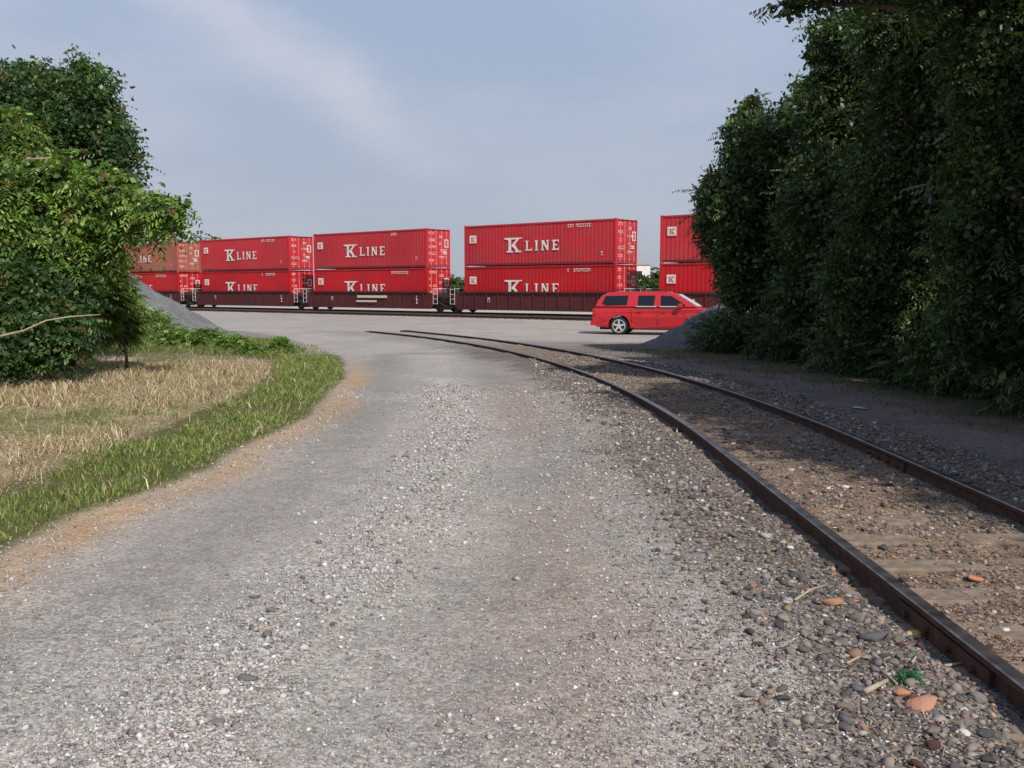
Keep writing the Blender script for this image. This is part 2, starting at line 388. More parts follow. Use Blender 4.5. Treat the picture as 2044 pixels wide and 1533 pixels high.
def ground_material():
    m = bpy.data.materials.new('gravelly_ground'); m.use_nodes = True; t = m.node_tree; L = t.links
    b = t.nodes['Principled BSDF']; b.inputs['Roughness'].default_value = 0.95; b.inputs['Specular IOR Level'].default_value = 0.15
    at = t.nodes.new('ShaderNodeAttribute'); at.attribute_name = 'Col'
    ge = t.nodes.new('ShaderNodeNewGeometry')
    def node(k, **kw):
        n = t.nodes.new(k)
        for a, v in kw.items():
            if hasattr(n, a): setattr(n, a, v)
            else: n.inputs[a].default_value = v
        return n
    def mth(op, a, c=None):
        n = node('ShaderNodeMath', operation=op)
        for i, v in enumerate((a, c)):
            if v is None: continue
            if isinstance(v, (int, float)): n.inputs[i].default_value = v
            else: L.new(v, n.inputs[i])
        return n.outputs[0]
    acc = None; hts = None
    # gravel of three sizes: every stone its own tone
    for sc, amp, hh in ((120, 0.36, 0.5), (60, 0.36, 0.7), (26, 0.14, 0.5)):
        v = node('ShaderNodeTexVoronoi', Scale=sc); L.new(ge.outputs['Position'], v.inputs['Vector'])
        sx = node('ShaderNodeSeparateColor'); L.new(v.outputs['Color'], sx.inputs[0])
        tone = mth('MULTIPLY', mth('SUBTRACT', mth('POWER', sx.outputs[0], 1.6), 0.385), amp * 1.5)
        acc = tone if acc is None else mth('ADD', acc, tone)
        h = mth('MULTIPLY', mth('SUBTRACT', 1.0, v.outputs['Distance']), hh * 4.0 / sc)
        hts = h if hts is None else mth('ADD', hts, h)
    n1 = node('ShaderNodeTexNoise', Scale=5.0, Detail=8.0); L.new(ge.outputs['Position'], n1.inputs['Vector'])
    n2 = node('ShaderNodeTexNoise', Scale=1.1, Detail=6.0); L.new(ge.outputs['Position'], n2.inputs['Vector'])
    fac = mth('ADD', 1.0, mth('MULTIPLY', acc, mth('ADD', 0.35, at.outputs['Alpha'])))
    fac = mth('MULTIPLY', fac, mth('ADD', 0.76, mth('MULTIPLY', n1.outputs[0], 0.48)))
    fac = mth('MULTIPLY', fac, mth('ADD', 0.83, mth('MULTIPLY', n2.outputs[0], 0.34)))
    sc_ = node('ShaderNodeVectorMath', operation='SCALE'); L.new(at.outputs['Color'], sc_.inputs[0]); L.new(fac, sc_.inputs['Scale'])
    # faint hue drift
    hv = node('ShaderNodeTexNoise', Scale=9.0, Detail=3.0); L.new(ge.outputs['Position'], hv.inputs['Vector'])
    mx = node('ShaderNodeMix'); mx.data_type = 'RGBA'; mx.blend_type = 'MULTIPLY'
    mx.inputs[7].default_value = (1.07, 0.99, 0.91, 1)
    L.new(mth('MULTIPLY', mth('SUBTRACT', hv.outputs[0], 0.42), 3.0), mx.inputs[0]); L.new(sc_.outputs[0], mx.inputs[6])
    mx.clamp_factor = True
    L.new(mx.outputs[2], b.inputs['Base Color'])
    bu = node('ShaderNodeBump', Strength=0.5, Distance=0.35)
    L.new(mth('MULTIPLY', hts, 0.30), bu.inputs['Height']); L.new(bu.outputs[0], b.inputs['Normal'])
    return m
M_GROUND = ground_material()
ny, nx = X.shape
idx = np.arange(nx * ny).reshape(ny, nx)
quads = np.stack([idx[:-1, :-1], idx[:-1, 1:], idx[1:, 1:], idx[1:, :-1]], -1)
def fmid(a): return 0.25 * (a[:-1, :-1] + a[:-1, 1:] + a[1:, 1:] + a[1:, :-1])
fx, fy = fmid(X), fmid(Y); flat, _ = spur_lat(fx, fy)
fd = fx * ND[0] + fy * ND[1]
f_verge = in_poly(fx, fy, VERGE)
f_main = (fd > D_C2 - 1.9) & (fd < D_C + 3.0) & (np.abs(fx) < 110)
f_bed = (np.abs(flat + 0.15) < 1.65) & (fy > -4) & (fy < 40) & ~f_main
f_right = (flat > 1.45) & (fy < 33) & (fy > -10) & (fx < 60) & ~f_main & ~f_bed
f_road = ~f_verge & ~f_main & ~f_bed & ~f_right & (fd < D_C2 - 1.85) & (np.abs(fx) < 60) & (fy > -10)
V3 = np.stack([X, Y, Z], -1).reshape(-1, 3)
def sheet(name, mask):
    q = quads[mask]; u, inv = np.unique(q.ravel(), return_inverse=True)
    me = np_mesh(name, V3[u], [inv.reshape(-1, 4)], [M_GROUND], colr[u], smooth=True)
    return link(name, me, kind='structure')
sheet('gravel_road', f_road); sheet('track_bed', f_bed); sheet('main_track_bed', f_main)
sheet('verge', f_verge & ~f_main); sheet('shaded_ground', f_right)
sheet('ground', ~(f_road | f_bed | f_main | f_right | (f_verge & ~f_main)))

# ------------------------------------------------------------------ scatter generators
ICO_V = None
def ico():
    global ICO_V
    p = (1 + 5 ** .5) / 2
    v = np.array([(-1, p, 0), (1, p, 0), (-1, -p, 0), (1, -p, 0), (0, -1, p), (0, 1, p), (0, -1, -p), (0, 1, -p), (p, 0, -1), (p, 0, 1), (-p, 0, -1), (-p, 0, 1)], float)
    v /= np.linalg.norm(v[0])
    f = np.array([(0, 11, 5), (0, 5, 1), (0, 1, 7), (0, 7, 10), (0, 10, 11), (1, 5, 9), (5, 11, 4), (11, 10, 2), (10, 7, 6), (7, 1, 8), (3, 9, 4), (3, 4, 2), (3, 2, 6), (3, 6, 8), (3, 8, 9), (4, 9, 5), (2, 4, 11), (6, 2, 10), (8, 6, 7), (9, 8, 1)])
    return v, f
OCT_V = np.array([(1, 0, 0), (0, 1, 0), (-1, 0, 0), (0, -1, 0), (0, 0, 1), (0, 0, -1)], float)
OCT_F = np.array([(0, 1, 4), (1, 2, 4), (2, 3, 4), (3, 0, 4), (1, 0, 5), (2, 1, 5), (3, 2, 5), (0, 3, 5)])
def stones_mesh(name, x, y, size, cols, fine=True, sink=0.35, flat=0.6):
    V0, F0 = ico() if fine else (OCT_V, OCT_F)
    n = len(x)
    j = V0[None] * (1 + RNG.uniform(-0.50, 0.45, (n, len(V0), 1)))
    s = np.stack([size * RNG.uniform(0.75, 1.35, n), size * RNG.uniform(0.6, 1.1, n), size * RNG.uniform(flat * 0.6, flat * 1.25, n)], -1)
    j = j * s[:, None]
    a = RNG.uniform(0, 2 * pi, n); ti = RNG.uniform(-0.35, 0.35, n)
    ca, sa, ct, st = np.cos(a)[:, None], np.sin(a)[:, None], np.cos(ti)[:, None], np.sin(ti)[:, None]
    zx = j[..., 0] * ct - j[..., 2] * st; zz = j[..., 0] * st + j[..., 2] * ct
    jx = zx * ca - j[..., 1] * sa; jy = zx * sa + j[..., 1] * ca
    z0 = gz(x, y) + s[:, 2] * (1 - 2 * sink)
    V = np.stack([jx + x[:, None], jy + y[:, None], zz + z0[:, None]], -1)
    Fi = F0[None] + (np.arange(n) * len(V0))[:, None, None]
    c = np.repeat(cols[:, None, :], len(V0), 1).reshape(-1, 3)
    return np_mesh(name, V, [Fi.reshape(-1, 3)], [M_STONE], c)
def pick(n, pal, jit=0.15):
    pal = np.array(pal); w = pal[:, 3] / pal[:, 3].sum()
    c = pal[RNG.choice(len(pal), n, p=w), :3]
    return np.clip(c * RNG.uniform(1 - jit, 1 + jit * 1.3, (n, 1)), 0, 0.8)
GREY = [(0.36, 0.33, 0.31, 4), (0.27, 0.245, 0.23, 3), (0.46, 0.43, 0.41, 2.4), (0.60, 0.57, 0.55, 0.7), (0.16, 0.145, 0.14, 1), (0.32, 0.25, 0.20, .5)]
BALL = [(0.17, 0.15, 0.14, 4), (0.10, 0.095, 0.095, 3), (0.24, 0.20, 0.175, 4), (0.34, 0.30, 0.27, 1.6), (0.24, 0.155, 0.105, 1.3), (0.12, 0.065, 0.05, 0.8), (0.42, 0.25, 0.15, 0.14), (0.55, 0.50, 0.46, 0.25), (.12, .13, .09, .3)]

# loose gravel over the road (uncountable)
def sample(n, x0, x1, y0, y1, dens, power=1.0):
    """rejection sample, denser towards small y"""
    u = RNG.uniform(0, 1, n) ** power
    y = y0 + (y1 - y0) * u; x = RNG.uniform(x0, x1, n)
    k_ = RNG.uniform(0, 1, n) < dens(x, y)
    return x[k_], y[k_]
def d_loose(x, y):
    l, _ = spur_lat(x, y)
    m = np.exp(-(dist_line(x + .5 * (fbm(x * .9, y * .9, 12) - .5), y, ROADMID) / 0.38) ** 2)
    ed = np.exp(-((dist_line(x, y, EDGE) - 0.25) / 0.3) ** 2) * 0.5
    rt = np.exp(-((l + 2.0) / 0.6) ** 2) * 0.8
    return np.clip((0.06 + 1.5 * m + ed + rt + 0.30 * ss((5.2 - y) / 2)) * (0.2 + 1.3 * fbm(x * 1.4, y * 1.4, 51)), 0, 1) * (l < -1.1) * ~in_poly(x, y, VERGE) * (np.abs(x) < y * 0.56 + .4)
x, y = sample(190000, -6, 2, 2.5, 16, d_loose, 1.7)
mid_ = np.exp(-(dist_line(x, y, ROADMID) / 0.45) ** 2)
link('loose_gravel', stones_mesh('loose_gravel', x, y, RNG.lognormal(math.log(0.0048), 0.42, len(x)).clip(.002, .020) * (1 + .45 * mid_) * (1 + 0.05 * y), pick(len(x), GREY), fine=False, sink=0.3),
     label='fine pale loose gravel scattered over the dirt road', cat='gravel', kind='stuff')
def d_ball(x, y):
    l, _ = spur_lat(x, y)
    a = ss((1.95 - np.abs(l)) / 0.7); inr = np.abs(l) < 0.68
    return np.clip(a * np.where(inr, 0.45, 1.0) * (0.35 + 1.1 * fbm(x * 2.3, y * 2.3, 77)), 0, 1) * (np.abs(np.abs(l) - 0.75) > 0.075) * (x < y * 0.56 + .4)
x, y = sample(90000, 0.4, 5.2, 2.5, 24, d_ball, 1.8)
sz = RNG.lognormal(math.log(0.0085), 0.45, len(x)).clip(0.004, 0.028) * (1 + 0.03 * y)
link('ballast', stones_mesh('ballast', x, y, sz, pick(len(x), BALL), sink=0.3),
     label='mixed grey and brown track ballast around the curved rails', cat='ballast', kind='stuff')

# ------------------------------------------------------------------ rails
def rail_profile(h=0.16):
    return [(-0.065, -h), (0.065, -h), (0.065, -h + 0.012), (0.010, -h + 0.03), (0.009, -0.040), (0.036, -0.030), (0.036, -0.006), (0.029, 0.0), (-0.029, 0.0), (-0.036, -0.006), (-0.036, -0.030), (-0.009, -0.040), (-0.010, -h + 0.03), (-0.065, -h + 0.012)]
def sweep(name, pts, prof, mats, top_idx, parent):
    n = len(prof); vs = []; fs = []; mi = []
    for i, p in enumerate(pts):
        a = Vector(pts[max(i - 1, 0)]); b = Vector(pts[min(i + 1, len(pts) - 1)]); d = b - a; d.z = 0; d.normalize()
        s_ = Vector((d.y, -d.x, 0))
        for (u, w) in prof: vs.append((p[0] + s_.x * u, p[1] + s_.y * u, p[2] + w))
    for i in range(len(pts) - 1):
        for j in range(n):
            fs.append((i * n + j, (i + 1) * n + j, (i + 1) * n + (j + 1) % n, i * n + (j + 1) % n)); mi.append(1 if j in top_idx else 0)
    fs.append(tuple(range(n))); mi.append(0); fs.append(tuple(range(len(vs) - 1, len(vs) - n - 1, -1))); mi.append(0)
    me = bpy.data.meshes.new(name); me.from_pydata(vs, [], fs)
    for m in mats: me.materials.append(m)
    me.polygons.foreach_set('material_index', mi); me.update()
    return link(name, me, parent)
TOPS = (6, 7, 8)
spur = empty('siding_track', (0, 0, 0), label='single rusty railway siding curving left beside the gravel road', cat='railway track')
S_END_L, S_END_R = 42.0, 41.5
for sgn, send in ((-1, S_END_L), (1, S_END_R)):
    pts = []
    for s_ in np.arange(-3, send, 0.5):
        px_, py_ = spur_pt(s_, 0.752 * sgn); pts.append((px_, py_, float(rail_z(py_)) - .16 * max(0, (s_ - 40.3) / 1.7) ** 1.5))
    sweep('rail', pts, rail_profile(), [M_RUST, M_RAILTOP], TOPS, spur)
def wobbly_box(mb, lx, ly, lz, rnd, nseg=6):
    """old sleeper: split, chamfered, slightly bowed plank"""
    vs = []; fs = []
    for i in range(nseg + 1):
        xx = -lx / 2 + lx * i / nseg
        w0, w1 = ly / 2 * rnd.uniform(0.88, 1.05), ly / 2 * rnd.uniform(0.88, 1.05); t = rnd.uniform(-0.008, 0.006)
        vs += [(xx, -w0, -lz), (xx, -w0, t - 0.012), (xx, -w0 * 0.8, t), (xx, -0.01, t - rnd.uniform(0, .012)), (xx, w1 * 0.8, t), (xx, w1, t - 0.012), (xx, w1, -lz)]
    for i in range(nseg):
        for j in range(7): fs.append((i * 7 + j, i * 7 + (j + 1) % 7, (i + 1) * 7 + (j + 1) % 7, (i + 1) * 7 + j))
    fs += [tuple(range(6, -1, -1)), tuple(range(nseg * 7, nseg * 7 + 7))]
    mb.add(vs, fs)
rr = random.Random(3); tie_me = []
for i in range(5):
    mb = MB(); wobbly_box(mb, 2.5, 0.23, 0.12, rr); tie_me.append(mb.mesh('sleeper', M_TIE))
pl = MB(); pl.box(-0.18, 0.18, -0.09, 0.09, 0, 0.012); pl.cyl((-0.10, 0.05, 0.02), 'z', 0.014, 0.03, 6); pl.cyl((0.10, -0.05, 0.02), 'z', 0.014, 0.03, 6)
plate_me = pl.mesh('tie_plate', M_RUST)
s_ = 2.2
while s_ < 38:
    px_, py_ = spur_pt(s_, 0); a = 0 if s_ < SY0 else (s_ - SY0) / SR
    zt = float(rail_z(py_)) - 0.172
    o = link('sleeper', rr.choice(tie_me), spur); o.location = (px_ + rr.uniform(-.04, .04), py_, zt + 0.056 + rr.uniform(-0.016, 0.008)); o.rotation_euler = (rr.uniform(-.02, .02), rr.uniform(-.006, .006), a + rr.uniform(-.03, .03))
    if s_ < 16:
        for sg in (-1, 1):
            qx, qy = spur_pt(s_, 0.752 * sg)
            p_ = link('tie_plate', plate_me, spur); p_.location = (qx, qy, float(rail_z(qy)) - 0.158 + .0); p_.rotation_euler = (0, 0, a)
    s_ += 0.53 + rr.uniform(-.03, .03)
jb = MB()
for sd_ in (-1, 1):
    jb.box(0.012 * sd_ if sd_ > 0 else -0.032, 0.032 if sd_ > 0 else -0.012, -0.45, 0.45, -0.125, -0.045)
    for k_ in range(4): jb.cyl((0.04 * sd_, -0.33 + 0.22 * k_, -0.085), 'x', 0.017, 0.03, 6)
for sgn, yy in ((-1, 4.1), (1, 8.6)):
    o = jb.build('joint_bar', M_RUST, spur); o.location = (SX + 0.752 * sgn, yy, 0.13)

def main_track(dc, label, top):
    root = empty('main_line_track', (0, 0, 0), label=label, cat='railway track')
    for off in (-0.752, 0.752):
        pts = [(s__ * TD[0] + (dc + off) * ND[0], s__ * TD[1] + (dc + off) * ND[1], RAIL_Z) for s__ in np.arange(-90, 150, 6.0)]
        sweep('rail', pts, rail_profile(0.18), [M_RUST, top], TOPS, root)
    mb = MB(); ca, sa = TD, ND
    for s__ in np.arange(-40, 110, 0.58):
        vs = []
        for (u, w) in ((-1.3, -.12), (1.3, -.12), (1.3, .12), (-1.3, .12)):
            vs.append((s__ + w, dc + u))
        P = [(p[0] * TD[0] + p[1] * ND[0], p[0] * TD[1] + p[1] * ND[1]) for p in vs]
        mb.add([(p[0], p[1], RAIL_Z - 0.30) for p in P] + [(p[0], p[1], RAIL_Z - 0.15 + rr.uniform(-.015, .01)) for p in P],
               [(4, 7, 6, 5), (0, 1, 5, 4), (1, 2, 6, 5), (2, 3, 7, 6), (3, 0, 4, 7)])
    mb.build('sleepers', M_TIE, root, kind='stuff')
main_track(D_C, 'main line track directly under the container train', M_MAINTOP)
main_track(D_C2, 'empty main line track in front of the container train', M_MAINTOP)

# ------------------------------------------------------------------ containers
CL, CW, CH = 12.19, 2.44, 2.74
RZ = -(pi / 2 - TH)
def glyph(mb, ch, x, z, h, y, w=None):
    """serif capitals as flat printed strokes on plane y (facing -y)"""
    off = [0.0]
    def poly(pts):
        off[0] -= 0.0015
        yy = y + off[0]
        mb.add([(x + px_ * h, yy, z + pz * h) for px_, pz in pts], [tuple(range(len(pts)))])
    def R(a, b, c, d): poly([(a, c), (b, c), (b, d), (a, d)])
    if ch == 'K':
        R(.26, .52, .0, 1.0); poly([(-.08, 1.0), (-.08, .90), (.22, .86), (.9, .89), (1.42, .93), (1.50, 1.0)])
        R(.12, .68, 0, .09); poly([(.52, .44), (.98, .90), (1.22, .90), (.66, .34)])
        poly([(.58, .50), (.74, .62), (1.20, .10), (.98, .04)]); R(.84, 1.42, 0, .09); return 1.62 * h
    if ch == 'L':
        R(.10, .32, .0, 1.0); R(0, .42, .90, 1.0); poly([(0, 0), (.84, 0), (.88, .34), (.74, .14), (0, .12)]); return 1.05 * h
    if ch == 'I':
        R(.10, .32, 0, 1); R(0, .42, 0, .10); R(0, .42, .9, 1); return .62 * h
    if ch == 'N':
        R(.10, .27, 0, 1); R(.74, .92, 0, 1); poly([(.06, 1), (.34, 1), (.92, .10), (.92, 0), (.72, 0)]); R(0, .38, 0, .09); R(.62, 1.02, .91, 1.0); return 1.22 * h
    if ch == 'E':
        R(.10, .32, 0, 1); poly([(0, 0), (.82, 0), (.86, .3), (.72, .13), (0, .12)]); poly([(0, 1), (.80, 1), (.82, .72), (.70, .88), (0, .88)]); R(.3, .62, .45, .57); return 1.0 * h
    return 0
def small_text(mb, x, z, n, h, y, axis='x', seed=1):
    """a line of tiny stencilled characters"""
    r = random.Random(seed)
    for i in range(n):
        w = h * 0.62; x0 = x + i * h * 0.85
        if r.random() < 0.12: continue
        for (a, b, c, d) in (((0, .2, 0, 1), (.2, 1, .8, 1), (.8, 1, 0, .8)) if r.random() < .5 else ((0, 1, 0, .2), (0, 1, .8, 1), (.4, .62, .2, .8))):
            p = [(x0 + a * w, z + c * h), (x0 + b * w, z + c * h), (x0 + b * w, z + d * h), (x0 + a * w, z + d * h)]
            if axis == 'x': mb.add([(u, y, v) for u, v in p], [(0, 1, 2, 3)])
            else: mb.add([(y, u, v) for u, v in p], [(0, 1, 2, 3)])
def corr_side(y_out, sgn, body, pitch=0.278, depth=0.013):
    """corrugated sheet between posts; sgn -1 = faces -y"""
    mb = MB(); x0, x1 = -CL / 2 + 0.16, CL / 2 - 0.16; z0, z1 = 0.16, CH - 0.12
    n = int((x1 - x0) / pitch); st = (x1 - x0) / n; xs = []; ys = []
    for i in range(n):
        b = x0 + i * st
        for f_, d in ((0, 0), (.28, 0), (.5, 1), (.78, 1)): xs.append(b + f_ * st); ys.append(d)
    xs.append(x1); ys.append(0)
    vs = []
    for a, d in zip(xs, ys):
        yy = y_out - sgn * (0.03 + depth * d)
        vs += [(a, yy, z0), (a, yy, z1)]
    fs = [(2 * i, 2 * i + 2, 2 * i + 3, 2 * i + 1) if sgn < 0 else (2 * i, 2 * i + 1, 2 * i + 3, 2 * i + 2) for i in range(len(xs) - 1)]
    mb.add(vs, fs); return mb
M_CONT = [paint('red_container_paint', (0.53, 0.026, 0.036), (0.45, 0.042, 0.050), dirt=0.4),
          paint('bright_red_container_paint', (0.52, 0.010, 0.015), (0.44, 0.020, 0.026), dirt=0.4),
          paint('faded_red_container_paint', (0.42, 0.10, 0.07), (0.33, 0.12, 0.08), dirt=0.4)]
M_SILL = mat('sill_gap_shadow', (0.16, 0.025, 0.035), .7, noise=(2, (.10, .03, .035), .2))  # dark maroon paints the shadow gap between tiers into the bottom rail
M_EMB = mat('emblem_red', (0.5, 0.05, 0.05), 0.6)
M_GALV = mat('galvanised_bar', (0.50, 0.34, 0.32), 0.5, 0.2)
MESHES = {}
def cached(key, fn):
    if key not in MESHES: MESHES[key] = fn()
    return MESHES[key]
def make_container(loc, m, label, variant=0):
    root = empty('shipping_container', loc, RZ, label=label, cat='container', group='red shipping containers stacked on the train')
    def part(name, key, fn, mats, parent=root, **kw):
        me = cached((key, m.name if key[0] == 'm' else '', variant if 'var' in key else 0), lambda: fn().mesh(name, mats)); return link(name, me, parent, **kw)
    hl, hw = CL / 2, CW / 2
    part('side_panel', 'm_front', lambda: corr_side(-hw, -1, m), [m]); part('side_panel', 'm_back', lambda: corr_side(hw, 1, m), [m])
    for sx_ in (-1, 1):
        for sy_ in (-1, 1):
            def f():
                b = MB(); a = sx_ * hl; c = sy_ * hw
                b.box(min(a, a - sx_ * .16), max(a, a - sx_ * .16), min(c, c - sy_ * .10), max(c, c - sy_ * .10), 0.12, CH - 0.12)
                for zz in (0, CH - 0.12): b.box(min(a + sx_ * .004, a - sx_ * .178), max(a + sx_ * .004, a - sx_ * .178), min(c + sy_ * .004, c - sy_ * .162), max(c + sy_ * .004, c - sy_ * .162), zz, zz + .12)
                return b
            part('corner_post', f'm_post{sx_}{sy_}', f, [m])
    def rails():
        b = MB()
        for sy_ in (-1, 1):
            c = sy_ * hw
            b.box(-hl + .18, hl - .18, min(c, c - sy_ * .06), max(c, c - sy_ * .06), CH - .119, CH - .02)
        return b
    part('top_rail', 'm_rails', rails, [m])
    def brails():
        b = MB()
        for sy_ in (-1, 1):
            c = sy_ * (hw - .012); b.box(-hl + .18, hl - .18, min(c, c - sy_ * .06), max(c, c - sy_ * .06), 0.03, 0.159)
        return b
    part('bottom_rail', 'brails', brails, [M_SILL])
    part('roof', 'm_roof', lambda: (lambda b: (b.box(-hl + .05, hl - .05, -hw + .062, hw - .062, CH - .06, CH - .03), b)[1])(MB()), [m])
    part('floor', 'm_floor', lambda: (lambda b: (b.box(-hl + .05, hl - .05, -hw + .062, hw - .062, .04, .12), b)[1])(MB()), [m])
    part('end_wall', 'm_end', lambda: (lambda b: (b.box(-hl + .02, -hl + .06, -hw + .10, hw - .10, .12, CH - .05), b)[1])(MB()), [m])
    for s_d in (-1, 1):
        def dr():
            b = MB(); y0, y1 = (0.006, hw - .105) if s_d > 0 else (-hw + .105, -0.006)
            b.box(hl - .07, hl - .035, y0, y1, .14, CH - .13)
            for q in range(5):
                z = .22 + q * .50; b.box(hl - .034, hl - .018, y0 + .05, y1 - .05, z, z + .32)
            return b
        d = part('door', f'm_door{s_d}', dr, [m])
        for kx, yy in enumerate((0.28, 0.82)):
            def bar():
                b = MB(); b.cyl((hl + .012, s_d * yy, CH / 2), 'z', 0.017, CH - .2, 8)
                for zz in (.25, .95, 1.7, 2.45): b.box(hl - .018, hl + .035, s_d * yy - .035, s_d * yy + .035, zz, zz + .07)
                return b
            part('locking_bar', f'bar{s_d}{kx}', bar, [M_GALV], d)
        def hd():
            b = MB(); b.box(hl + .02, hl + .045, min(s_d * .28, s_d * .75), max(s_d * .28, s_d * .75), 1.05, 1.09); return b
        part('door_handle', f'hd{s_d}', hd, [M_GALV], d)
    def let():
        b = MB(); x_ = -hl + 3.6; yy = -hw - .008
        x_ += glyph(b, 'K', x_, CH - 1.88, .95, yy); x_ += .12
        for c_ in 'LINE': x_ += glyph(b, c_, x_, CH - 1.80, .64, yy) + .10
        return b
    part('lettering', 'let', let, [M_WHITE])
    def emb():
        b = MB(); b.box(-hl + .48, -hl + 1.05, -hw - .012, -hw + .02, CH - 1.19, CH - .68); return b
    eo = part('emblem_plate', 'emb', emb, [M_WHITE])
    def embm():
        b = MB(); glyph(b, 'K', -hl + .56, CH - 1.10, .30, -hw - .014); return b
    part('emblem', 'embm', embm, [M_EMB], eo)
    def mk():
        b = MB(); r = random.Random(variant)
        small_text(b, hl - 3.6, CH - .42, 11 if variant != 1 else 6, .19, -hw - .006, seed=variant)
        small_text(b, hl - 1.1, CH - 2.2, 1, .22, -hw - .006, seed=variant + 3)
        for i in range(9):
            small_text(b, -1.0 + (i % 2) * 1.05, CH - .40 - .24 * i, r.choice((3, 4, 5, 6)), .15, hl + .004, 'y', seed=variant * 9 + i)
        for (a0, a1, c0, c1) in ((.62, 1.02, 1.45, 1.51), (.62, 1.02, 1.95, 2.01), (.62, .68, 1.51, 1.95), (.96, 1.02, 1.51, 1.95), (.45, .85, .95, 1.14)):
            b.add([(hl + .005, a0, c0), (hl + .005, a1, c0), (hl + .005, a1, c1), (hl + .005, a0, c1)], [(0, 1, 2, 3)])
        return b
    part('stencil_marks', 'var_marks', mk, [M_WHITE], kind='stuff')
    return root

# ------------------------------------------------------------------ well cars
def wheelset(dx, bog):
    for sy_ in (-.75, .75):
        b = MB(); b.cyl((dx, sy_, .42), 'y', .42, .12, 24); b.cyl((dx, sy_ + (.03 if sy_ > 0 else -.03), .42), 'y', .30, .13, 20)
        b.cyl((dx, sy_ * 1.12, .42), 'y', .11, .2, 10)
        yield b
def make_well_car(smid, gap_right, label, sign=False):
    """unit centred at smid; bogie in the gap at its right end"""
    px_, py_ = smid * TD[0] + D_C * ND[0], smid * TD[1] + D_C * ND[1]
    root = empty('well_car', (px_, py_, RAIL_Z), RZ, label=label, cat='railway wagon', group='well cars carrying the stacked containers')
    hl = 6.42
    for sy_ in (-1, 1):
        def side():
            b = MB(); y0 = sy_ * 1.36
            # deep side girder: sloped ends, top chord, posts, sill flange
            prof = [(-hl - .75, .95), (-hl - .2, .28), (hl + .2, .28), (hl + .75, .95), (hl + .35, 1.30), (hl - .3, 1.46), (-hl + .3, 1.46), (-hl - .35, 1.30)]
            b.prism(prof, 'y', min(y0, y0 + sy_ * .03), max(y0, y0 + sy_ * .03))
            b.box(-hl + .2, hl - .2, min(y0 + sy_ * .032, y0 + sy_ * .12), max(y0 + sy_ * .032, y0 + sy_ * .12), 1.36, 1.47)
            b.box(-hl - .1, hl + .1, min(y0 + sy_ * .032, y0 + sy_ * .11), max(y0 + sy_ * .032, y0 + sy_ * .11), .22, .33)
            for i in range(13):
                xx = -hl + .5 + i * (2 * hl - 1.0) / 12
                b.box(xx - .05, xx + .05, min(y0 + sy_ * .034, y0 + sy_ * .09), max(y0 + sy_ * .034, y0 + sy_ * .09), .335, 1.355)
            return b
        link('side_girder', cached(('wc', sy_), lambda: side().mesh('side_girder', [M_WELL])), root)
    def floor():
        b = MB()
        for i in range(7): xx = -hl + .4 + i * 2.0; b.box(xx - .15, xx + .15, -1.355, 1.355, .22, .40)
        return b
    link('cross_members', cached(('wc', 'floor'), lambda: floor().mesh('cross_members', [M_WELL])), root)
    for sx_ in (-1, 1):
        def plat():
            b = MB(); a, c = sx_ * (hl + .1), sx_ * (hl + 1.35)
            b.prism([(a, .55), (c, .80), (c, 1.02), (a, 1.25)], 'y', -.9, .9)
            b.box(min(a, c), max(a, c), -1.35, -.95, 1.06, 1.10); b.box(min(a, c), max(a, c), .95, 1.35, 1.06, 1.10)
            return b
        link('end_platform', cached(('wc', 'plat', sx_), lambda: plat().mesh('end_platform', [M_WELL])), root)
        def lad():
            b = MB(); x0 = sx_ * (hl + .62)
            for dx in (-.2, .2): b.tube([(x0 + dx, -1.42, .55), (x0 + dx, -1.42, 1.65)], .014, 6)
            for i in range(4): b.tube([(x0 - .2, -1.43, .60 + .33 * i), (x0 + .2, -1.43, .60 + .33 * i)], .014, 6)
            b.tube([(x0 - sx_ * .2, -1.42, 1.65), (x0 - sx_ * .2, .9, 1.65)], .016, 6)
            return b
        link('grab_rail', cached(('wc', 'lad', sx_), lambda: lad().mesh('grab_rail', [M_WHITE])), root)
    bog = link('bogie', cached(('wc', 'bolster'), lambda: (lambda b: (b.box(-.22, .22, -1.0, 1.0, .40, .68), b)[1])(MB()).mesh('bogie', [M_BLACK])), root)
    bog.location = (hl + gap_right, 0, 0)
    def frame(sy_):
        b = MB(); y0 = sy_ * 1.0
        prof = [(-1.05, .36), (-1.05, .55), (-.7, .62), (-.45, .80), (.45, .80), (.7, .62), (1.05, .55), (1.05, .36), (.75, .42), (.42, .18), (-.42, .18), (-.75, .42)]
        b.prism(prof, 'y', y0 - .06, y0 + .06); b.cyl((-.88, y0, .42), 'y', .12, .2, 10); b.cyl((.88, y0, .42), 'y', .12, .2, 10)
        for i in (-.18, 0, .18): b.cyl((i, y0 + sy_ * .07, .40), 'z', .07, .26, 8)
        return b
    for sy_ in (-1, 1): link('side_frame', cached(('wc', 'frame', sy_), lambda: frame(sy_).mesh('side_frame', [M_BLACK])), bog)
    for kx, dx in enumerate((-.88, .88)):
        for ky, wb in enumerate(wheelset(dx, bog)):
            link('wheel', cached(('wc', 'wheel', kx, ky), lambda: wb.mesh('wheel', [M_WHEEL], True)), bog)
    def rig():
        b = MB()
        for sy_ in (-1, 1):
            b.box(-1.15, 1.15, min(sy_ * .72, sy_ * 1.22), max(sy_ * .72, sy_ * 1.22), .70, .92); b.box(-.55, .5, min(sy_ * 1.0, sy_ * 1.30), max(sy_ * 1.0, sy_ * 1.30), .93, 1.35)
            b.cyl((.95, sy_ * 1.12, .55), 'x', .16, .7, 12); b.tube([(-1.3, sy_ * 1.25, .3), (-.6, sy_ * 1.28, .7), (.7, sy_ * 1.28, .25)], .05, 6)
        return b
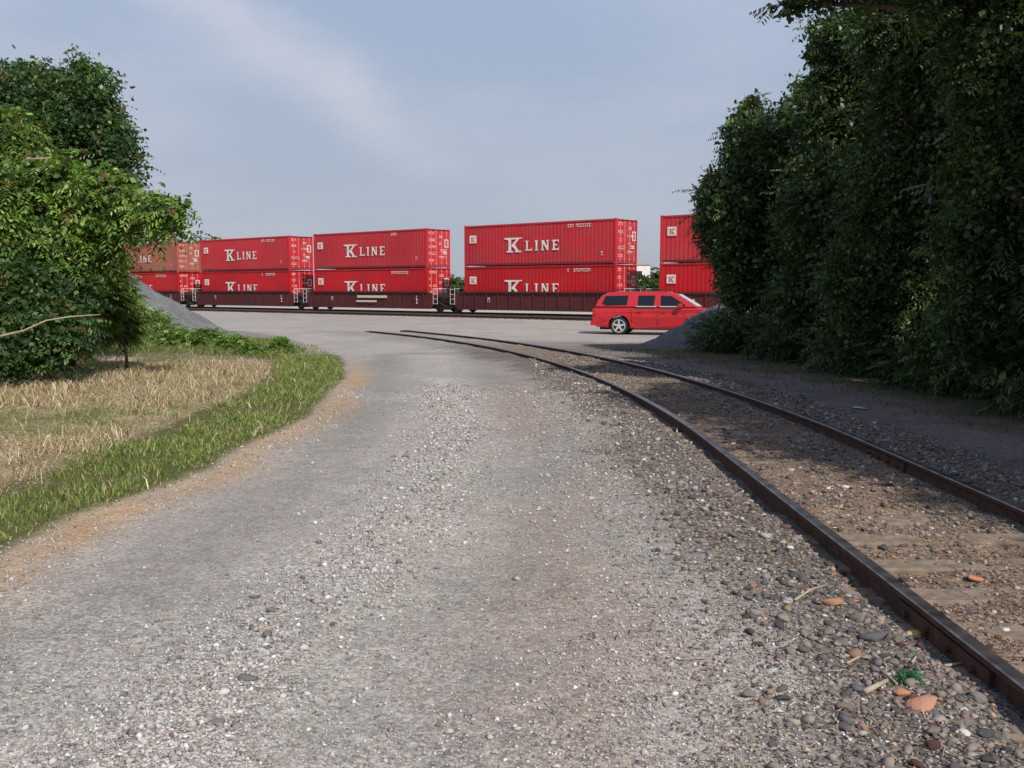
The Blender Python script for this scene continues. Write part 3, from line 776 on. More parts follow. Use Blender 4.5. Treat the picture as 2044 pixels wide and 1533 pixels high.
    link('brake_rigging', cached(('wc', 'rig'), lambda: rig().mesh('brake_rigging', [M_BLACK])), bog)
    def mks():
        b = MB(); yy = -1.36 - .125
        small_text(b, -hl + 2.6, .75, 1, .30, yy, seed=4); small_text(b, hl - 1.2, .60, 1, .30, yy, seed=5)
        small_text(b, hl - 1.2, .95, 1, .2, yy, seed=6)
        return b
    link('stencil_marks', cached(('wc', 'mk'), lambda: mks().mesh('stencil_marks', [M_WHITE])), root, kind='stuff')
    if sign:
        cp = mat('cream_panel', (.55, .50, .38), .7)
        for q_ in ((-.9, 2.3, .98, 1.16), (-1.0, 1.2, .66, .80)):
            b = MB(); b.box(q_[0], q_[1], -1.49, -1.482, q_[2], q_[3]); b.build('reporting_panel', cp, root)
    return root
CAR_S = [77.9, 62.0, 46.8, 31.1, 15.9]          # right end of each 40 ft stack along the track
up_lab = ['faded brownish red upper container at the far left, half behind leafy branches',
          'upper red container with white letters, first complete one to the right of the leafy tree',
          'upper red container of the middle stack, above the wagon with the cream panel',
          'largest complete upper red container, with its doors facing the open gap over the SUV',
          'ribbed upper red container on the right, cut off by the dark trees']
lo_lab = ['bright red lower container at the far left, rising behind the grey gravel heap',
          'lower bright red container under the leftmost complete lettered one',
          'lower red container sunk in the wagon with the cream panel',
          'lower red container of the nearest full stack, its lettering cut by the dark wagon side',
          'ribbed lower red container directly behind the bonnet of the red SUV']
car_lab = ['maroon well car at the far left end, mostly behind the gravel heap',
           'maroon well car under the leftmost complete stack of lettered containers',
           'maroon well car with the cream reporting panel on its side',
           'maroon well car under the largest full stack, its right end behind the SUV',
           'maroon well car on the right behind the red SUV and dark trees']
for i, s0_ in enumerate(CAR_S):
    sm = s0_ + CL / 2; pc = (sm * TD[0] + D_C * ND[0], sm * TD[1] + D_C * ND[1])
    gap = 1.35
    make_well_car(sm, gap, car_lab[i], sign=(i == 2))
    lower = M_CONT[1] if i < 2 else M_CONT[1] if i == 2 else M_CONT[1]
    make_container((pc[0], pc[1], RAIL_Z + .41), lower, lo_lab[i], (i * 2) % 4)
    make_container((pc[0], pc[1], RAIL_Z + .41 + CH + .02), M_CONT[2] if i == 0 else M_CONT[0], up_lab[i], (i * 2 + 1) % 4)

# ------------------------------------------------------------------ red SUV
def make_suv(loc, rz):
    root = empty('suv', loc, rz, label='red estate-bodied SUV facing right on the gravel, its front hidden behind a heap', cat='car')
    RED = mat('red_car_paint', (0.43, 0.010, 0.014), 0.35, 0.0, coat=0.6, spec=0.5)
    GL = mat('tinted_glass', (0.008, 0.009, 0.014), 0.10, 0.0, spec=0.45)
    WS = mat('windscreen_sky_sheen', (0.48, 0.55, 0.62), 0.35, 0.0, spec=1.0)  # pale base colour stands in for sky reflected in the windscreen
    TY = mat('tyre_rubber', (0.018, 0.018, 0.018), 0.85); AL = mat('alloy', (0.72, 0.72, 0.74), 0.3, 0.6)
    CH_ = mat('bright_trim', (0.7, 0.66, 0.62), 0.3, 0.5); PL = mat('black_plastic', (0.02, 0.02, 0.02), 0.7)
    LT = mat('tail_lamp_red', (0.45, 0.02, 0.02), 0.2); HL_ = mat('headlamp_lens', (0.7, 0.7, 0.7), 0.1)
    L_, hw = 5.40, 0.98; WR = 0.385
    xr, xf = 1.18, 4.42
    def arch(xc, r=0.47, n=12, zc=WR):
        a0 = math.asin((zc - 0.30) / r)
        return [(xc - r * cos(a), zc + r * sin(a)) for a in np.linspace(-a0, pi + a0, n)]
    low = [(0.06, 0.42), (0.20, 0.34)] + arch(xr) + [(1.9, 0.27), (3.5, 0.27)] + arch(xf) + [(L_ - .12, 0.32), (L_ - .02, 0.50), (L_, .72), (L_ - .08, .98), (L_ - .35, 1.06), (4.75, 1.14), (4.55, 1.20), (0.10, 1.20), (-0.02, 0.95), (0.0, .6)]
    # body shell in three lengthwise slabs so the flanks crown outwards
    b = MB(); n = len(low); ys = [(-hw + .05, 1.0), (-hw, .0)]
    def bulge(z): return hw - 0.10 * max(0, (z - .75)) ** 2 / .2 - 0.10 * max(0, .55 - z) ** 2 / .12 if True else hw
    vs = []
    for sgn in (-1, 1):
        for (px_, pz) in low:
            taper = 0.10 * max(0, (px_ - 4.3) / .95) ** 2 + 0.05 * max(0, (.4 - px_) / .4) ** 2
            vs.append((px_, sgn * (bulge(pz) - taper), pz))
    b.add(vs, [tuple(range(n)), tuple(range(2 * n - 1, n - 1, -1))] + [(i, i + n, (i + 1) % n + n, (i + 1) % n) for i in range(n)])
    body = b.build('body', RED, root, bevel=0.03)
    # greenhouse
    b = MB()
    gh = [(0.10, 1.20), (0.20, 1.45), (0.36, 1.68), (0.62, 1.82), (1.2, 1.87), (2.2, 1.89), (3.2, 1.86), (3.62, 1.78), (4.58, 1.20)]
    def gy(z): return hw - .055 - 0.30 * (z - 1.2) ** 1.2 / 0.7
    m_ = len(gh)
    b.add([(p[0], -gy(p[1]), p[1]) for p in gh] + [(p[0], gy(p[1]), p[1]) for p in gh],
          [tuple(range(m_)), tuple(range(2 * m_ - 1, m_ - 1, -1))] + [(i, i + m_, (i + 1) % m_ + m_, (i + 1) % m_) for i in range(m_)])
    b.build('cabin', RED, root, bevel=0.05)
    for sgn in (-1, 1):
        def pane(pts, mt, name='window', trim=None):
            q = MB(); off = 0.014
            f = [(x_, sgn * (gy(z_) + off), z_) for x_, z_ in pts]; g_ = [(x_, sgn * (gy(z_) - .03), z_) for x_, z_ in pts]
            k_ = len(pts); q.add(f + g_, [tuple(range(k_)) if sgn < 0 else tuple(range(k_ - 1, -1, -1))] + [(i, (i + 1) % k_, (i + 1) % k_ + k_, i + k_) for i in range(k_)])
            o_ = q.build(name, mt, root)
            if trim:
                q = MB(); z_ = trim[2]; q.box(trim[0], trim[1], min(sgn * (gy(z_) + .005), sgn * (gy(z_) + .035)), max(sgn * (gy(z_) + .005), sgn * (gy(z_) + .035)), z_ - .025, z_ + .02)
                q.build('trim_strip', CH_, o_)
        pane([(0.42, 1.36), (0.55, 1.68), (1.55, 1.70), (1.50, 1.30), (0.60, 1.27)], GL)
        pane([(1.98, 1.26), (2.0, 1.70), (2.72, 1.70), (2.68, 1.26)], GL, trim=(1.92, 2.78, 1.235))
        pane([(2.98, 1.26), (2.96, 1.70), (3.42, 1.68), (4.02, 1.30), (3.98, 1.26)], GL, trim=(2.94, 3.9, 1.235))
        # door seams and handles
        for xx in (1.72, 2.86, 3.98):
            q = MB(); yy = bulge(.8) + .002; q.box(xx, xx + .012, min(sgn * (yy - .02), sgn * yy), max(sgn * (yy - .02), sgn * yy), .42, 1.1); q.build('door_seam', PL, root)
        for xx in (2.0, 3.05):
            q = MB(); q.box(xx, xx + .18, min(sgn * (hw - .03), sgn * (hw + .02)), max(sgn * (hw - .03), sgn * (hw + .02)), 1.02, 1.06); q.build('door_handle', RED, root)
        q = MB(); q.box(3.72, 3.90, min(sgn * (hw - .06), sgn * (hw + .20)), max(sgn * (hw - .06), sgn * (hw + .20)), 1.18, 1.36); q.build('mirror', RED, root, bevel=.03)
        q = MB(); q.box(-.005, .10, min(sgn * (hw - .30), sgn * (hw - .035)), max(sgn * (hw - .30), sgn * (hw - .035)), .86, 1.14); q.build('tail_lamp', LT, root)
        q = MB(); q.box(L_ - .22, L_ - .02, min(sgn * (hw - .42), sgn * (hw - .12)), max(sgn * (hw - .42), sgn * (hw - .12)), .74, .92); q.build('headlight', HL_, root, bevel=.02)
        q = MB(); q.tube([(.8, sgn * .70, 1.90), (.85, sgn * .70, 1.945), (3.1, sgn * .70, 1.955), (3.2, sgn * .70, 1.88)], .018, 6); q.build('roof_rail', PL, root)
        for xc in (xr, xf):
            q = MB(); q.cyl((0, 0, 0), 'y', WR, .25, 28); w = q.build('wheel', TY, root, bevel=.025); w.location = (xc, sgn * (hw - .15), WR)
            q = MB(); yy = sgn * .128
            q.cyl((0, yy * .72, 0), 'y', .245, .05, 24, 1)
            for k_ in range(5):
                a = 2 * pi * k_ / 5 + .3; d_ = Vector((cos(a), 0, sin(a))); s2 = Vector((-sin(a), 0, cos(a)))
                P = [d_ * .03 - s2 * .045, d_ * .26 - s2 * .035, d_ * .26 + s2 * .035, d_ * .03 + s2 * .045]
                q.add([(p.x, yy * .86, p.z) for p in P] + [(p.x, yy * 1.03, p.z) for p in P], [(0, 1, 2, 3), (7, 6, 5, 4), (0, 4, 5, 1), (1, 5, 6, 2), (2, 6, 7, 3), (3, 7, 4, 0)])
            q.cyl((0, yy * .98, 0), 'y', .06, .03, 12)
            for j in range(24):
                a0, a1 = 2 * pi * j / 24, 2 * pi * (j + 1) / 24
                R0, R1 = .25, .285
                q.add([(R0 * cos(a0), yy * 1.02, R0 * sin(a0)), (R1 * cos(a0), yy * 1.02, R1 * sin(a0)), (R1 * cos(a1), yy * 1.02, R1 * sin(a1)), (R0 * cos(a1), yy * 1.02, R0 * sin(a1))], [(0, 1, 2, 3)])
            q.build('rim', [AL, PL], w)
    # windscreen, rear window, bumpers, grille
    q = MB(); a, c = (3.68, 1.745), (4.52, 1.238)
    nrm_ = Vector((c[1] - a[1], 0, -(c[0] - a[0]))).normalized() * -0.012
    q.add([(a[0] + nrm_.x, -gy(a[1]) + .05, a[1] + nrm_.z), (c[0] + nrm_.x, -gy(c[1]) + .05, c[1] + nrm_.z), (c[0] + nrm_.x, gy(c[1]) - .05, c[1] + nrm_.z), (a[0] + nrm_.x, gy(a[1]) - .05, a[1] + nrm_.z)], [(0, 1, 2, 3)])
    q.build('windscreen', WS, root)
    q = MB(); q.add([(.125, -.72, 1.30), (.125, .72, 1.30), (.245, .64, 1.66), (.245, -.64, 1.66)], [(0, 3, 2, 1)]); q.build('rear_window', GL, root)
    q = MB(); q.box(-.10, .12, -.92, .92, .40, .60); q.build('rear_bumper', RED, root, bevel=.04)
    q = MB(); q.box(L_ - .15, L_ + .08, -.88, .88, .38, .62); q.build('front_bumper', PL, root, bevel=.04)
    q = MB(); q.box(L_ - .05, L_ + .01, -.45, .45, .68, .92); q.build('grille', PL, root)
    q = MB(); q.box(.3, 5.0, -.75, .75, .22, .42); q.build('underbody', PL, root)
    return root
wx, wy = groundpt(1236, 668); a_ = radians(-17)
suv_o = (wx - 1.18 * cos(a_) - 0.85 * sin(a_) * -1 * -1, wy - 1.18 * sin(a_) + 0.85 * cos(a_))
make_suv((suv_o[0], suv_o[1], float(gz(wx, wy)) + 0.0), a_)

# ------------------------------------------------------------------ gravel heaps
def heap(name, cx, cy, rx, ry, h, label, cols, seed, grp=None):
    n = 90; th = np.linspace(0, 2 * pi, n, endpoint=False); rr_ = np.linspace(0, 1.08, 46)
    T, R_ = np.meshgrid(th, rr_)
    x_ = cx + rx * R_ * np.cos(T); y_ = cy + ry * R_ * np.sin(T)
    q = np.clip(1 - R_, 0, 1); zz = h * (np.sqrt(q ** 2 + .02) - .141) / .87
    zz = zz * (0.9 + 0.3 * (fbm(x_ * .6, y_ * .6, seed) - .5)) + (fbm(x_ * 2, y_ * 2, seed + 5) - .5) * .32 * q ** .5 + (vnoise(x_ * 7, y_ * 7, seed + 7) - .5) * .09
    z_ = np.where(R_ > 1.0, -0.15, zz) + gz(x_, y_)
    V = np.stack([x_, y_, z_], -1).reshape(-1, 3); ii = np.arange(len(rr_) * n).reshape(len(rr_), n)
    a, b_, c, d = ii[:-1], np.roll(ii[:-1], -1, 1), np.roll(ii[1:], -1, 1), ii[1:]
    tone = (0.8 + 0.4 * fbm(V[:, 0] * 2, V[:, 1] * 2, seed))[:, None]
    me = np_mesh(name, V, [np.stack([d, c, b_, a], -1).reshape(-1, 4)], [M_GROUND], np.hstack([np.array([cols]) * tone, np.full((len(V), 1), .8)]), smooth=True)
    return link(name, me, label=label, cat='gravel heap')
heap('gravel_heap', -16.4, 36.5, 5.85, 5.0, 3.8, 'large conical heap of grey gravel behind the leafy tree at left', (0.145, 0.148, 0.152), 3)
heap('gravel_heap', 8.0, 31.2, 3.9, 3.0, 2.45, 'dark gravel heap under the trees in front of the SUV', (0.115, 0.105, 0.112), 9)

# ------------------------------------------------------------------ foliage
def fronds(P, D, Ln, k_=8, ll=0.11, lw=0.035, droop=0.35, col=None):
    """pinnate leaves: N rachises with k_ leaflet pairs; returns V,F,C"""
    N = len(P); t = (np.arange(k_) + 1.0) / k_
    up = np.array([0, 0, 1.0])
    D = D / np.linalg.norm(D, axis=1, keepdims=True)
    S = np.cross(D, up); S /= np.linalg.norm(S, axis=1, keepdims=True) + 1e-6
    roll = RNG.uniform(-.6, .6, N)[:, None]; S = S * np.cos(roll) + np.cross(D, S) * np.sin(roll)
    pos = P[:, None] + Ln[:, None, None] * (D[:, None] * t[None, :, None] + np.array([0, 0, -1.0]) * (droop * t ** 2)[None, :, None])
    tang = D[:, None] + np.array([0, 0, -1.0]) * (2 * droop * t)[None, :, None]; tang = tang / np.linalg.norm(tang, axis=2, keepdims=True)
    V = []; 
    prof = (0.55 + 0.45 * np.sin(pi * (0.15 + 0.75 * t)))[None, :, None]
    for sg in (-1, 1):
        sd_ = S[:, None] * sg * 0.86 + tang * 0.42 + np.array([0, 0, -0.28]) + RNG.normal(0, .10, (N, k_, 3))
        l_ = ll * prof * RNG.uniform(.8, 1.2, (N, k_, 1))
        mid = pos + sd_ * l_ * .5
        V.append(np.stack([pos, mid + tang * lw * .5, pos + sd_ * l_ + np.array([0, 0, -.012]), mid - tang * lw * .5], 2))
    V = np.concatenate(V, 1)            # N, 2k, 4, 3
    c = np.repeat(np.repeat(col[:, None, None, :], 2 * k_, 1), 4, 2) * RNG.uniform(.85, 1.15, (N, 2 * k_, 1, 1))
    n = V.shape[0] * V.shape[1]
    return V.reshape(-1, 3), np.arange(n * 4).reshape(-1, 4), c.reshape(-1, 3)
def blades(x, y, z, h, w, lean, col):
    """grass blades (5 verts)"""
    n = len(x); a = RNG.uniform(0, 2 * pi, n); la = RNG.uniform(0, 2 * pi, n)
    wd = np.stack([np.cos(a), np.sin(a), np.zeros(n)], -1) * w[:, None]
    ld = np.stack([np.cos(la), np.sin(la), np.zeros(n)], -1) * (h * lean)[:, None]
    b = np.stack([x, y, z], -1); up = np.stack([np.zeros(n), np.zeros(n), h], -1)
    V = np.stack([b - wd, b + wd, b + up * .55 + ld * .3 - wd * .7, b + up * .55 + ld * .3 + wd * .7, b + up * (1 - .35 * lean[:, None] if hasattr(lean, 'shape') and lean.shape else 1 - .35 * lean) + ld], 1)
    i = (np.arange(n) * 5)[:, None]
    return V.reshape(-1, 3), i + np.array([[0, 1, 3, 2]]), i + np.array([[2, 3, 4]]), np.repeat(col, 5, 0)
def leafcloud(P, size, col, up_bias=.5):
    """single leaves as pointed quads"""
    N = len(P); d = RNG.normal(0, 1, (N, 3)); d[:, 2] -= .3; d /= np.linalg.norm(d, axis=1, keepdims=True)
    s = np.cross(d, RNG.normal(0, 1, (N, 3)) + np.array([0, 0, up_bias])); s /= np.linalg.norm(s, axis=1, keepdims=True)
    L_ = size[:, None]
    V = np.stack([P, P + d * L_ * .5 + s * L_ * .32, P + d * L_, P + d * L_ * .5 - s * L_ * .32], 1)
    return V.reshape(-1, 3), np.arange(N * 4).reshape(-1, 4), np.repeat(col, 4, 0)
def greens(n, pal):
    return pick(n, pal, .25)
PAL_L = [(0.115, 0.19, 0.035, 4), (0.18, 0.27, 0.055, 2.5), (0.05, 0.09, 0.022, 2.2), (0.33, 0.40, 0.16, 1.0), (0.17, 0.10, 0.045, .5)]
PAL_LU = [(0.055, 0.11, 0.035, 4), (0.035, 0.075, 0.03, 3), (0.10, 0.145, 0.04, 1.6), (0.20, 0.25, 0.12, .5), (0.13, 0.07, 0.035, .4)]
PAL_R = [(0.052, 0.086, 0.030, 4), (0.080, 0.120, 0.040, 2.5), (0.034, 0.056, 0.026, 3), (0.15, 0.19, 0.07, .9), (.08, .055, .032, .35)]
def crown_points(lobes, n, rmin=.5, gap=None, seed=0):
    vol = np.array([(l[3] * l[4] + l[3] * l[5] + l[4] * l[5]) for l in lobes]); w = vol / vol.sum()
    k_ = RNG.choice(len(lobes), n, p=w); Lb = np.array(lobes)[k_]
    u = RNG.normal(0, 1, (n, 3)); u /= np.linalg.norm(u, axis=1, keepdims=True)
    r = RNG.uniform(rmin ** 2, 1, n) ** .5
    lump = 1 + .16 * np.sin(u[:, 0] * 7 + k_ * 2.1 + u[:, 2] * 4) * np.cos(u[:, 1] * 6 - u[:, 2] * 5 + k_)
    P = Lb[:, :3] + u * Lb[:, 3:6] * (r * lump)[:, None]
    return P, u, r
def make_tree(name, base, lobes, label, cat, nf, pal, mt, fl=(.35, .65), leaflet=(.11, .04), inner=6000, inner_size=.16, trunk_r=.14, group=None, k_=7, droop=.35, zmin=.1, fork=None, keep=None, broad=0, bsize=.12):
    bz = float(gz(base[0], base[1]))
    root = empty(name, (base[0], base[1], bz), label=label, cat=cat, group=group)
    o3 = np.array([base[0], base[1], bz])
    mb = MB(); r = random.Random(int(base[0] * 91 + base[1] * 37))
    top = max(lobes, key=lambda l: l[2] + l[5] * .4); H = top[2] - bz
    tp = []; lean = Vector((top[0] - base[0], top[1] - base[1], 0))
    for i in range(7):
        t = i / 6; tp.append(Vector((lean.x * t ** 1.4 + r.uniform(-.06, .06) * (i > 0), lean.y * t ** 1.4 + r.uniform(-.06, .06) * (i > 0), -.1 + (H + .1) * t)))
    mb.tube(tp, [trunk_r * (1.25 if i == 0 else 1 - .13 * i) for i in range(7)], 9)
    mb.build('trunk', M_BARK, root, smooth=True)
    lb = MB()
    for l in lobes:
        c = Vector((l[0], l[1], l[2])) - Vector(o3)
        i0 = min(range(1, 6), key=lambda i: abs(tp[i].z - max(.4, c.z - .8))); s0_ = tp[i0]
        mid = s0_.lerp(c, .5) + Vector((r.uniform(-.15, .15), r.uniform(-.15, .15), r.uniform(.05, .3)))
        lb.tube([s0_, mid, c], [trunk_r * .5, trunk_r * .32, trunk_r * .14], 6)
        for j in range(5):
            d = Vector((r.gauss(0, 1), r.gauss(0, 1), r.gauss(.2, .8))).normalized()
            e_ = c + Vector((d.x * l[3], d.y * l[4], d.z * l[5])) * .82
            lb.tube([c.lerp(mid, .2), c.lerp(e_, .5) + Vector((0, 0, .08)), e_], [trunk_r * .16, trunk_r * .10, trunk_r * .04], 5)
    lb.build('branches', M_BARK, root, smooth=True)
    fm = .30 * (fl[0] + fl[1])
    shr = [(l[0], l[1], l[2], max(l[3] - fm, l[3] * .45), max(l[4] - fm, l[4] * .45), max(l[5] - fm * .8, l[5] * .5)) for l in lobes]
    P, u, rr_ = crown_points(shr, nf, .55)
    P2b, u2b, _ = crown_points(shr, nf // 9, .9)
    ctr = RNG.uniform(1.0, 1.22, (len(P2b), 1)); P2b = P2b + u2b * (ctr - 1) * fm * 5
    P = np.vstack([P, P2b]); u = np.vstack([u, u2b])
    D = u * 1.0 + RNG.normal(0, .45, u.shape); D[:, 2] = D[:, 2] * .5 + .12
    ok = P[:, 2] > base_z(P[:, 0], P[:, 1]) + zmin
    if keep is not None: ok &= keep(P)
    P, D = P[ok], D[ok]
    # colour drifts slowly through the crown, new growth scattered
    c = greens(len(P), pal) * (0.8 + .4 * vnoise(P[:, 0] * 1.1 + P[:, 1], P[:, 2] * 1.1, 5))[:, None]
    V, Fq, Cc = fronds(P - o3, D, RNG.uniform(fl[0], fl[1], len(P)), k_, leaflet[0], leaflet[1], droop, c)
    # inner foliage: separate leaves filling the crown
    P2, u2, _ = crown_points(shr, inner, .05)
    ok2 = P2[:, 2] > base_z(P2[:, 0], P2[:, 1]) + zmin
    if keep is not None: ok2 &= keep(P2)
    P2 = o3 + (P2 - o3); P2 = P2[ok2]
    V2, F2, C2 = leafcloud(P2 - o3, RNG.uniform(.6, 1.3, len(P2)) * inner_size, greens(len(P2), pal))
    if broad:    # twig ends carrying rounder single leaves
        P3, u3, _ = crown_points([(l[0], l[1], l[2], l[3] * 1.12, l[4] * 1.12, l[5] * 1.1) for l in shr], broad, .72)
        P3 = P3[P3[:, 2] > base_z(P3[:, 0], P3[:, 1]) + zmin]
        n3 = 16; c3 = np.repeat(greens(len(P3), pal), n3, 0) * RNG.uniform(.8, 1.25, (len(P3) * n3, 1))
        P3 = np.repeat(P3, n3, 0) + RNG.normal(0, .13, (len(P3) * n3, 3)) * np.array([1, 1, .7])
        V3_, F3, C3 = leafcloud(P3 - o3, RNG.uniform(.6, 1.25, len(P3)) * bsize, c3, 1.2)
        F2 = np.vstack([F2, F3 + len(V2)]); V2 = np.vstack([V2, V3_]); C2 = np.vstack([C2, C3])
    me = np_mesh('crown', np.vstack([V, V2]), [Fq, F2 + len(V)], [mt], np.vstack([Cc, C2]))
    link('crown', me, root)
    return root

def at(px, py, Yd):
    r = ray_px(px, py); t = Yd / r[1]; return (r[0] * t, Yd, CZ + r[2] * t)
# ---- left side: a dark-topped tree, bright trees of heaven in front
def lobe(px, py, Yd, rpx, rpy, ry=None):
    x_, y_, z_ = at(px, py, Yd); s = Yd / F_PX
    return (x_, y_, z_, rpx * s, ry or rpx * s, rpy * s)
make_tree('tall_tree', (-9.8, 19.6), [lobe(60, 250, 19.5, 150, 120), lobe(165, 235, 19.3, 85, 115), lobe(230, 330, 19, 60, 70), lobe(-40, 340, 19.5, 150, 160), lobe(165, 150, 19.4, 34, 45), lobe(60, 180, 19.4, 60, 55), lobe(235, 265, 19.2, 42, 40)],
          'tallest leafy tree on the left, dark green crown reaching highest', 'tree', 1700, PAL_LU, M_LEAF, (.22, .42), (.085, .042), 6500, .12, .13, k_=5, broad=1900, bsize=.11)
make_tree('leafy_tree', (-8.6, 16.6), [lobe(70, 400, 16, 130, 110), lobe(215, 400, 15.8, 85, 70), lobe(300, 418, 15.4, 66, 36), lobe(110, 490, 15.8, 120, 78), lobe(215, 450, 15.6, 66, 42), lobe(10, 300, 16.2, 80, 90), lobe(350, 425, 15.2, 32, 30), lobe(330, 455, 15.2, 26, 18)],
          'bright green leafy tree with drooping feathered branches beside the straw grass', 'tree', 1750, PAL_L, M_LEAF, (.28, .60), (.11, .044), 3800, .13, .09, k_=7, droop=.5, broad=1500, bsize=.12)
make_tree('leaning_shrub', (-8.2, 15.0), [lobe(50, 590, 15, 95, 80), lobe(110, 660, 14.8, 75, 80), lobe(30, 690, 14.4, 70, 70), lobe(150, 585, 15.4, 60, 50)],
          'dark dense shrub at the far left rising from the straw grass', 'shrub', 700, PAL_LU, M_LEAF, (.22, .42), (.09, .040), 5500, .12, .06, k_=6, broad=650, bsize=.11)
make_tree('weedy_shrub', (-7.3, 18.0), [lobe(210, 610, 18, 52, 74), lobe(238, 550, 18.3, 30, 55), lobe(170, 640, 17.5, 45, 65), lobe(255, 650, 18.5, 42, 44), lobe(208, 520, 18.2, 26, 44), lobe(262, 600, 18.5, 24, 40)],
          'tall weedy green shrub in front of the grey gravel heap', 'shrub', 1300, PAL_L, M_LEAF, (.16, .32), (.09, .030), 5000, .10, .03, k_=7)
weeds = [(305, 668, 44, 50), (355, 690, 42, 30), (410, 690, 42, 28), (462, 700, 38, 24), (560, 700, 20, 22), (330, 655, 30, 26), (500, 712, 26, 16)]
wlab = ['low green weed clump just right of the tall weedy shrub', 'dark green weed clump below the middle of the gravel heap', 'leafy weed clump at the right foot of the gravel heap', 'broad-leaved weed clump between gravel heap and straw grass', 'small upright weed at the tip of the green grass strip', 'weed clump climbing the lower left of the gravel heap', 'flat weed clump beside the small upright weed']
for (px, py, rx_, ry_), lb_ in zip(weeds, wlab):
    gx_, gy_ = groundpt(px, py + ry_ * .5)
    c = lobe(px, py, gy_, rx_, ry_)
    make_tree('weed_clump', (gx_, gy_), [(c[0], c[1], max(c[2], float(gz(gx_, gy_)) + c[5] * .5), c[3], c[3], c[5])], lb_, 'weeds', 420, PAL_L, M_LEAF, (.12, .25), (.09, .035), 1500, .10, .015, 'weed clumps at the foot of the gravel heap', k_=4, zmin=0)

# bare sticks
def stick(name, pts, r0, r1, label, cat, m=M_PALE):
    p0 = Vector(pts[0]); root = MB(); n = len(pts)
    root.tube([Vector(p) - p0 for p in pts], [r0 + (r1 - r0) * i / (n - 1) for i in range(n)], 6)
    o = root.build(name, m, None, smooth=True, label=label, cat=cat); o.location = p0; return o
stick('dead_branch', [at(-60, 694, 14.0), at(0, 671, 13.9), at(48, 660, 13.85), at(92, 640, 13.8), at(140, 632, 13.9), at(200, 628, 14.1)], .020, .007, 'pale bare branch poking out of the dark shrub at the left edge', 'branch')
stick('dead_branch', [at(186, 590, 17.0), at(205, 545, 16.9), at(232, 505, 16.9), at(262, 470, 16.9)], .022, .012, 'pale slanting branch in front of the weedy shrub', 'branch')
gx_, gy_ = groundpt(163, 700)
stick('wooden_stake', [(gx_, gy_, -.1), at(164, 622, gy_)], .022, .02, 'thin yellowish upright stake beside the dark shrub', 'stake', mat('yellowish_wood', (.45, .40, .2), .8))
for q_, (xa_, xb_, ya_) in enumerate(((40, 70, 15.0), (95, 80, 15.4), (130, 150, 15.6))):
    g0 = groundpt(xa_, 745); top_ = at(xb_, 470 + 30 * q_, ya_)
    stick('bare_stem', [(g0[0], g0[1], -.05), ((g0[0] + top_[0]) / 2 + .1, (g0[1] + top_[1]) / 2, .9), top_], .035, .018, ('leftmost brown bare stem rising inside the dark shrub', 'middle brown bare stem inside the dark shrub', 'right brown bare stem at the edge of the dark shrub')[q_], 'stem', M_BARK)
stick('dead_branch', [at(50, 319, 15.2), at(102, 315, 15.1)], .018, .010, 'short pale broken twig high in the left tree crown', 'branch')

# ---- right side: continuous dark row of trees
RT = [
 ((8.6, 25.5), [lobe(1455, 430, 25, 72, 105, 1.7), lobe(1530, 330, 25, 90, 110, 1.8), lobe(1560, 520, 25, 120, 110, 1.9), lobe(1475, 545, 25, 52, 85, 1.2), lobe(1650, 260, 25, 110, 120), lobe(1425, 400, 25, 32, 60, .8), lobe(1480, 270, 25, 45, 60, .9), lobe(1500, 215, 25, 30, 30, .6)],
  'dark feathery tree at the far left end of the row, overlapping the train', 2900),
 ((9.4, 21.2), [lobe(1665, 240, 21.5, 80, 105), lobe(1700, 420, 21.5, 150, 150), lobe(1800, 250, 21.5, 140, 160), lobe(1640, 590, 21.5, 110, 80), lobe(1700, 90, 21.5, 95, 80), lobe(1668, 150, 21.5, 38, 40, .6)],
  'second tree from the left in the dark row, its crown sloping upward', 2900),
 ((9.9, 17.0), [lobe(1850, 380, 17.2, 170, 190), lobe(1760, 560, 17.2, 130, 120), lobe(1900, 120, 17.2, 170, 170), lobe(1790, 50, 17.2, 90, 85), lobe(1900, 620, 17.2, 120, 110)],
  'third tree from the left in the dark row on the right', 2600),
 ((9.6, 12.6), [lobe(2060, 420, 12.8, 190, 220), lobe(1990, 640, 12.8, 130, 120), lobe(2080, 120, 12.8, 200, 200), lobe(1940, -80, 12.8, 150, 130), lobe(1760, -60, 13.4, 110, 70, 1.0), lobe(1650, -34, 13.6, 80, 46, .6), lobe(1585, 5, 13.8, 52, 34, .35), lobe(2150, -250, 12.8, 280, 200)],
  'nearest dark tree at the right edge, one bough reaching into the sky', 3000),
]
for b_, lobes, lb_, nf in RT:
    nr_ = b_[1] < 18
    make_tree('dark_tree', b_, lobes, lb_, 'tree', int(nf * .62), PAL_R, M_DLEAF, (.32, .6), (.12, .045), 36000 if nr_ else 20000, .125 if nr_ else .17, .17, 'dark trees along the right of the siding', k_=7, droop=.3, broad=int(nf * (1.5 if nr_ else .95)), bsize=.10 if nr_ else .14)
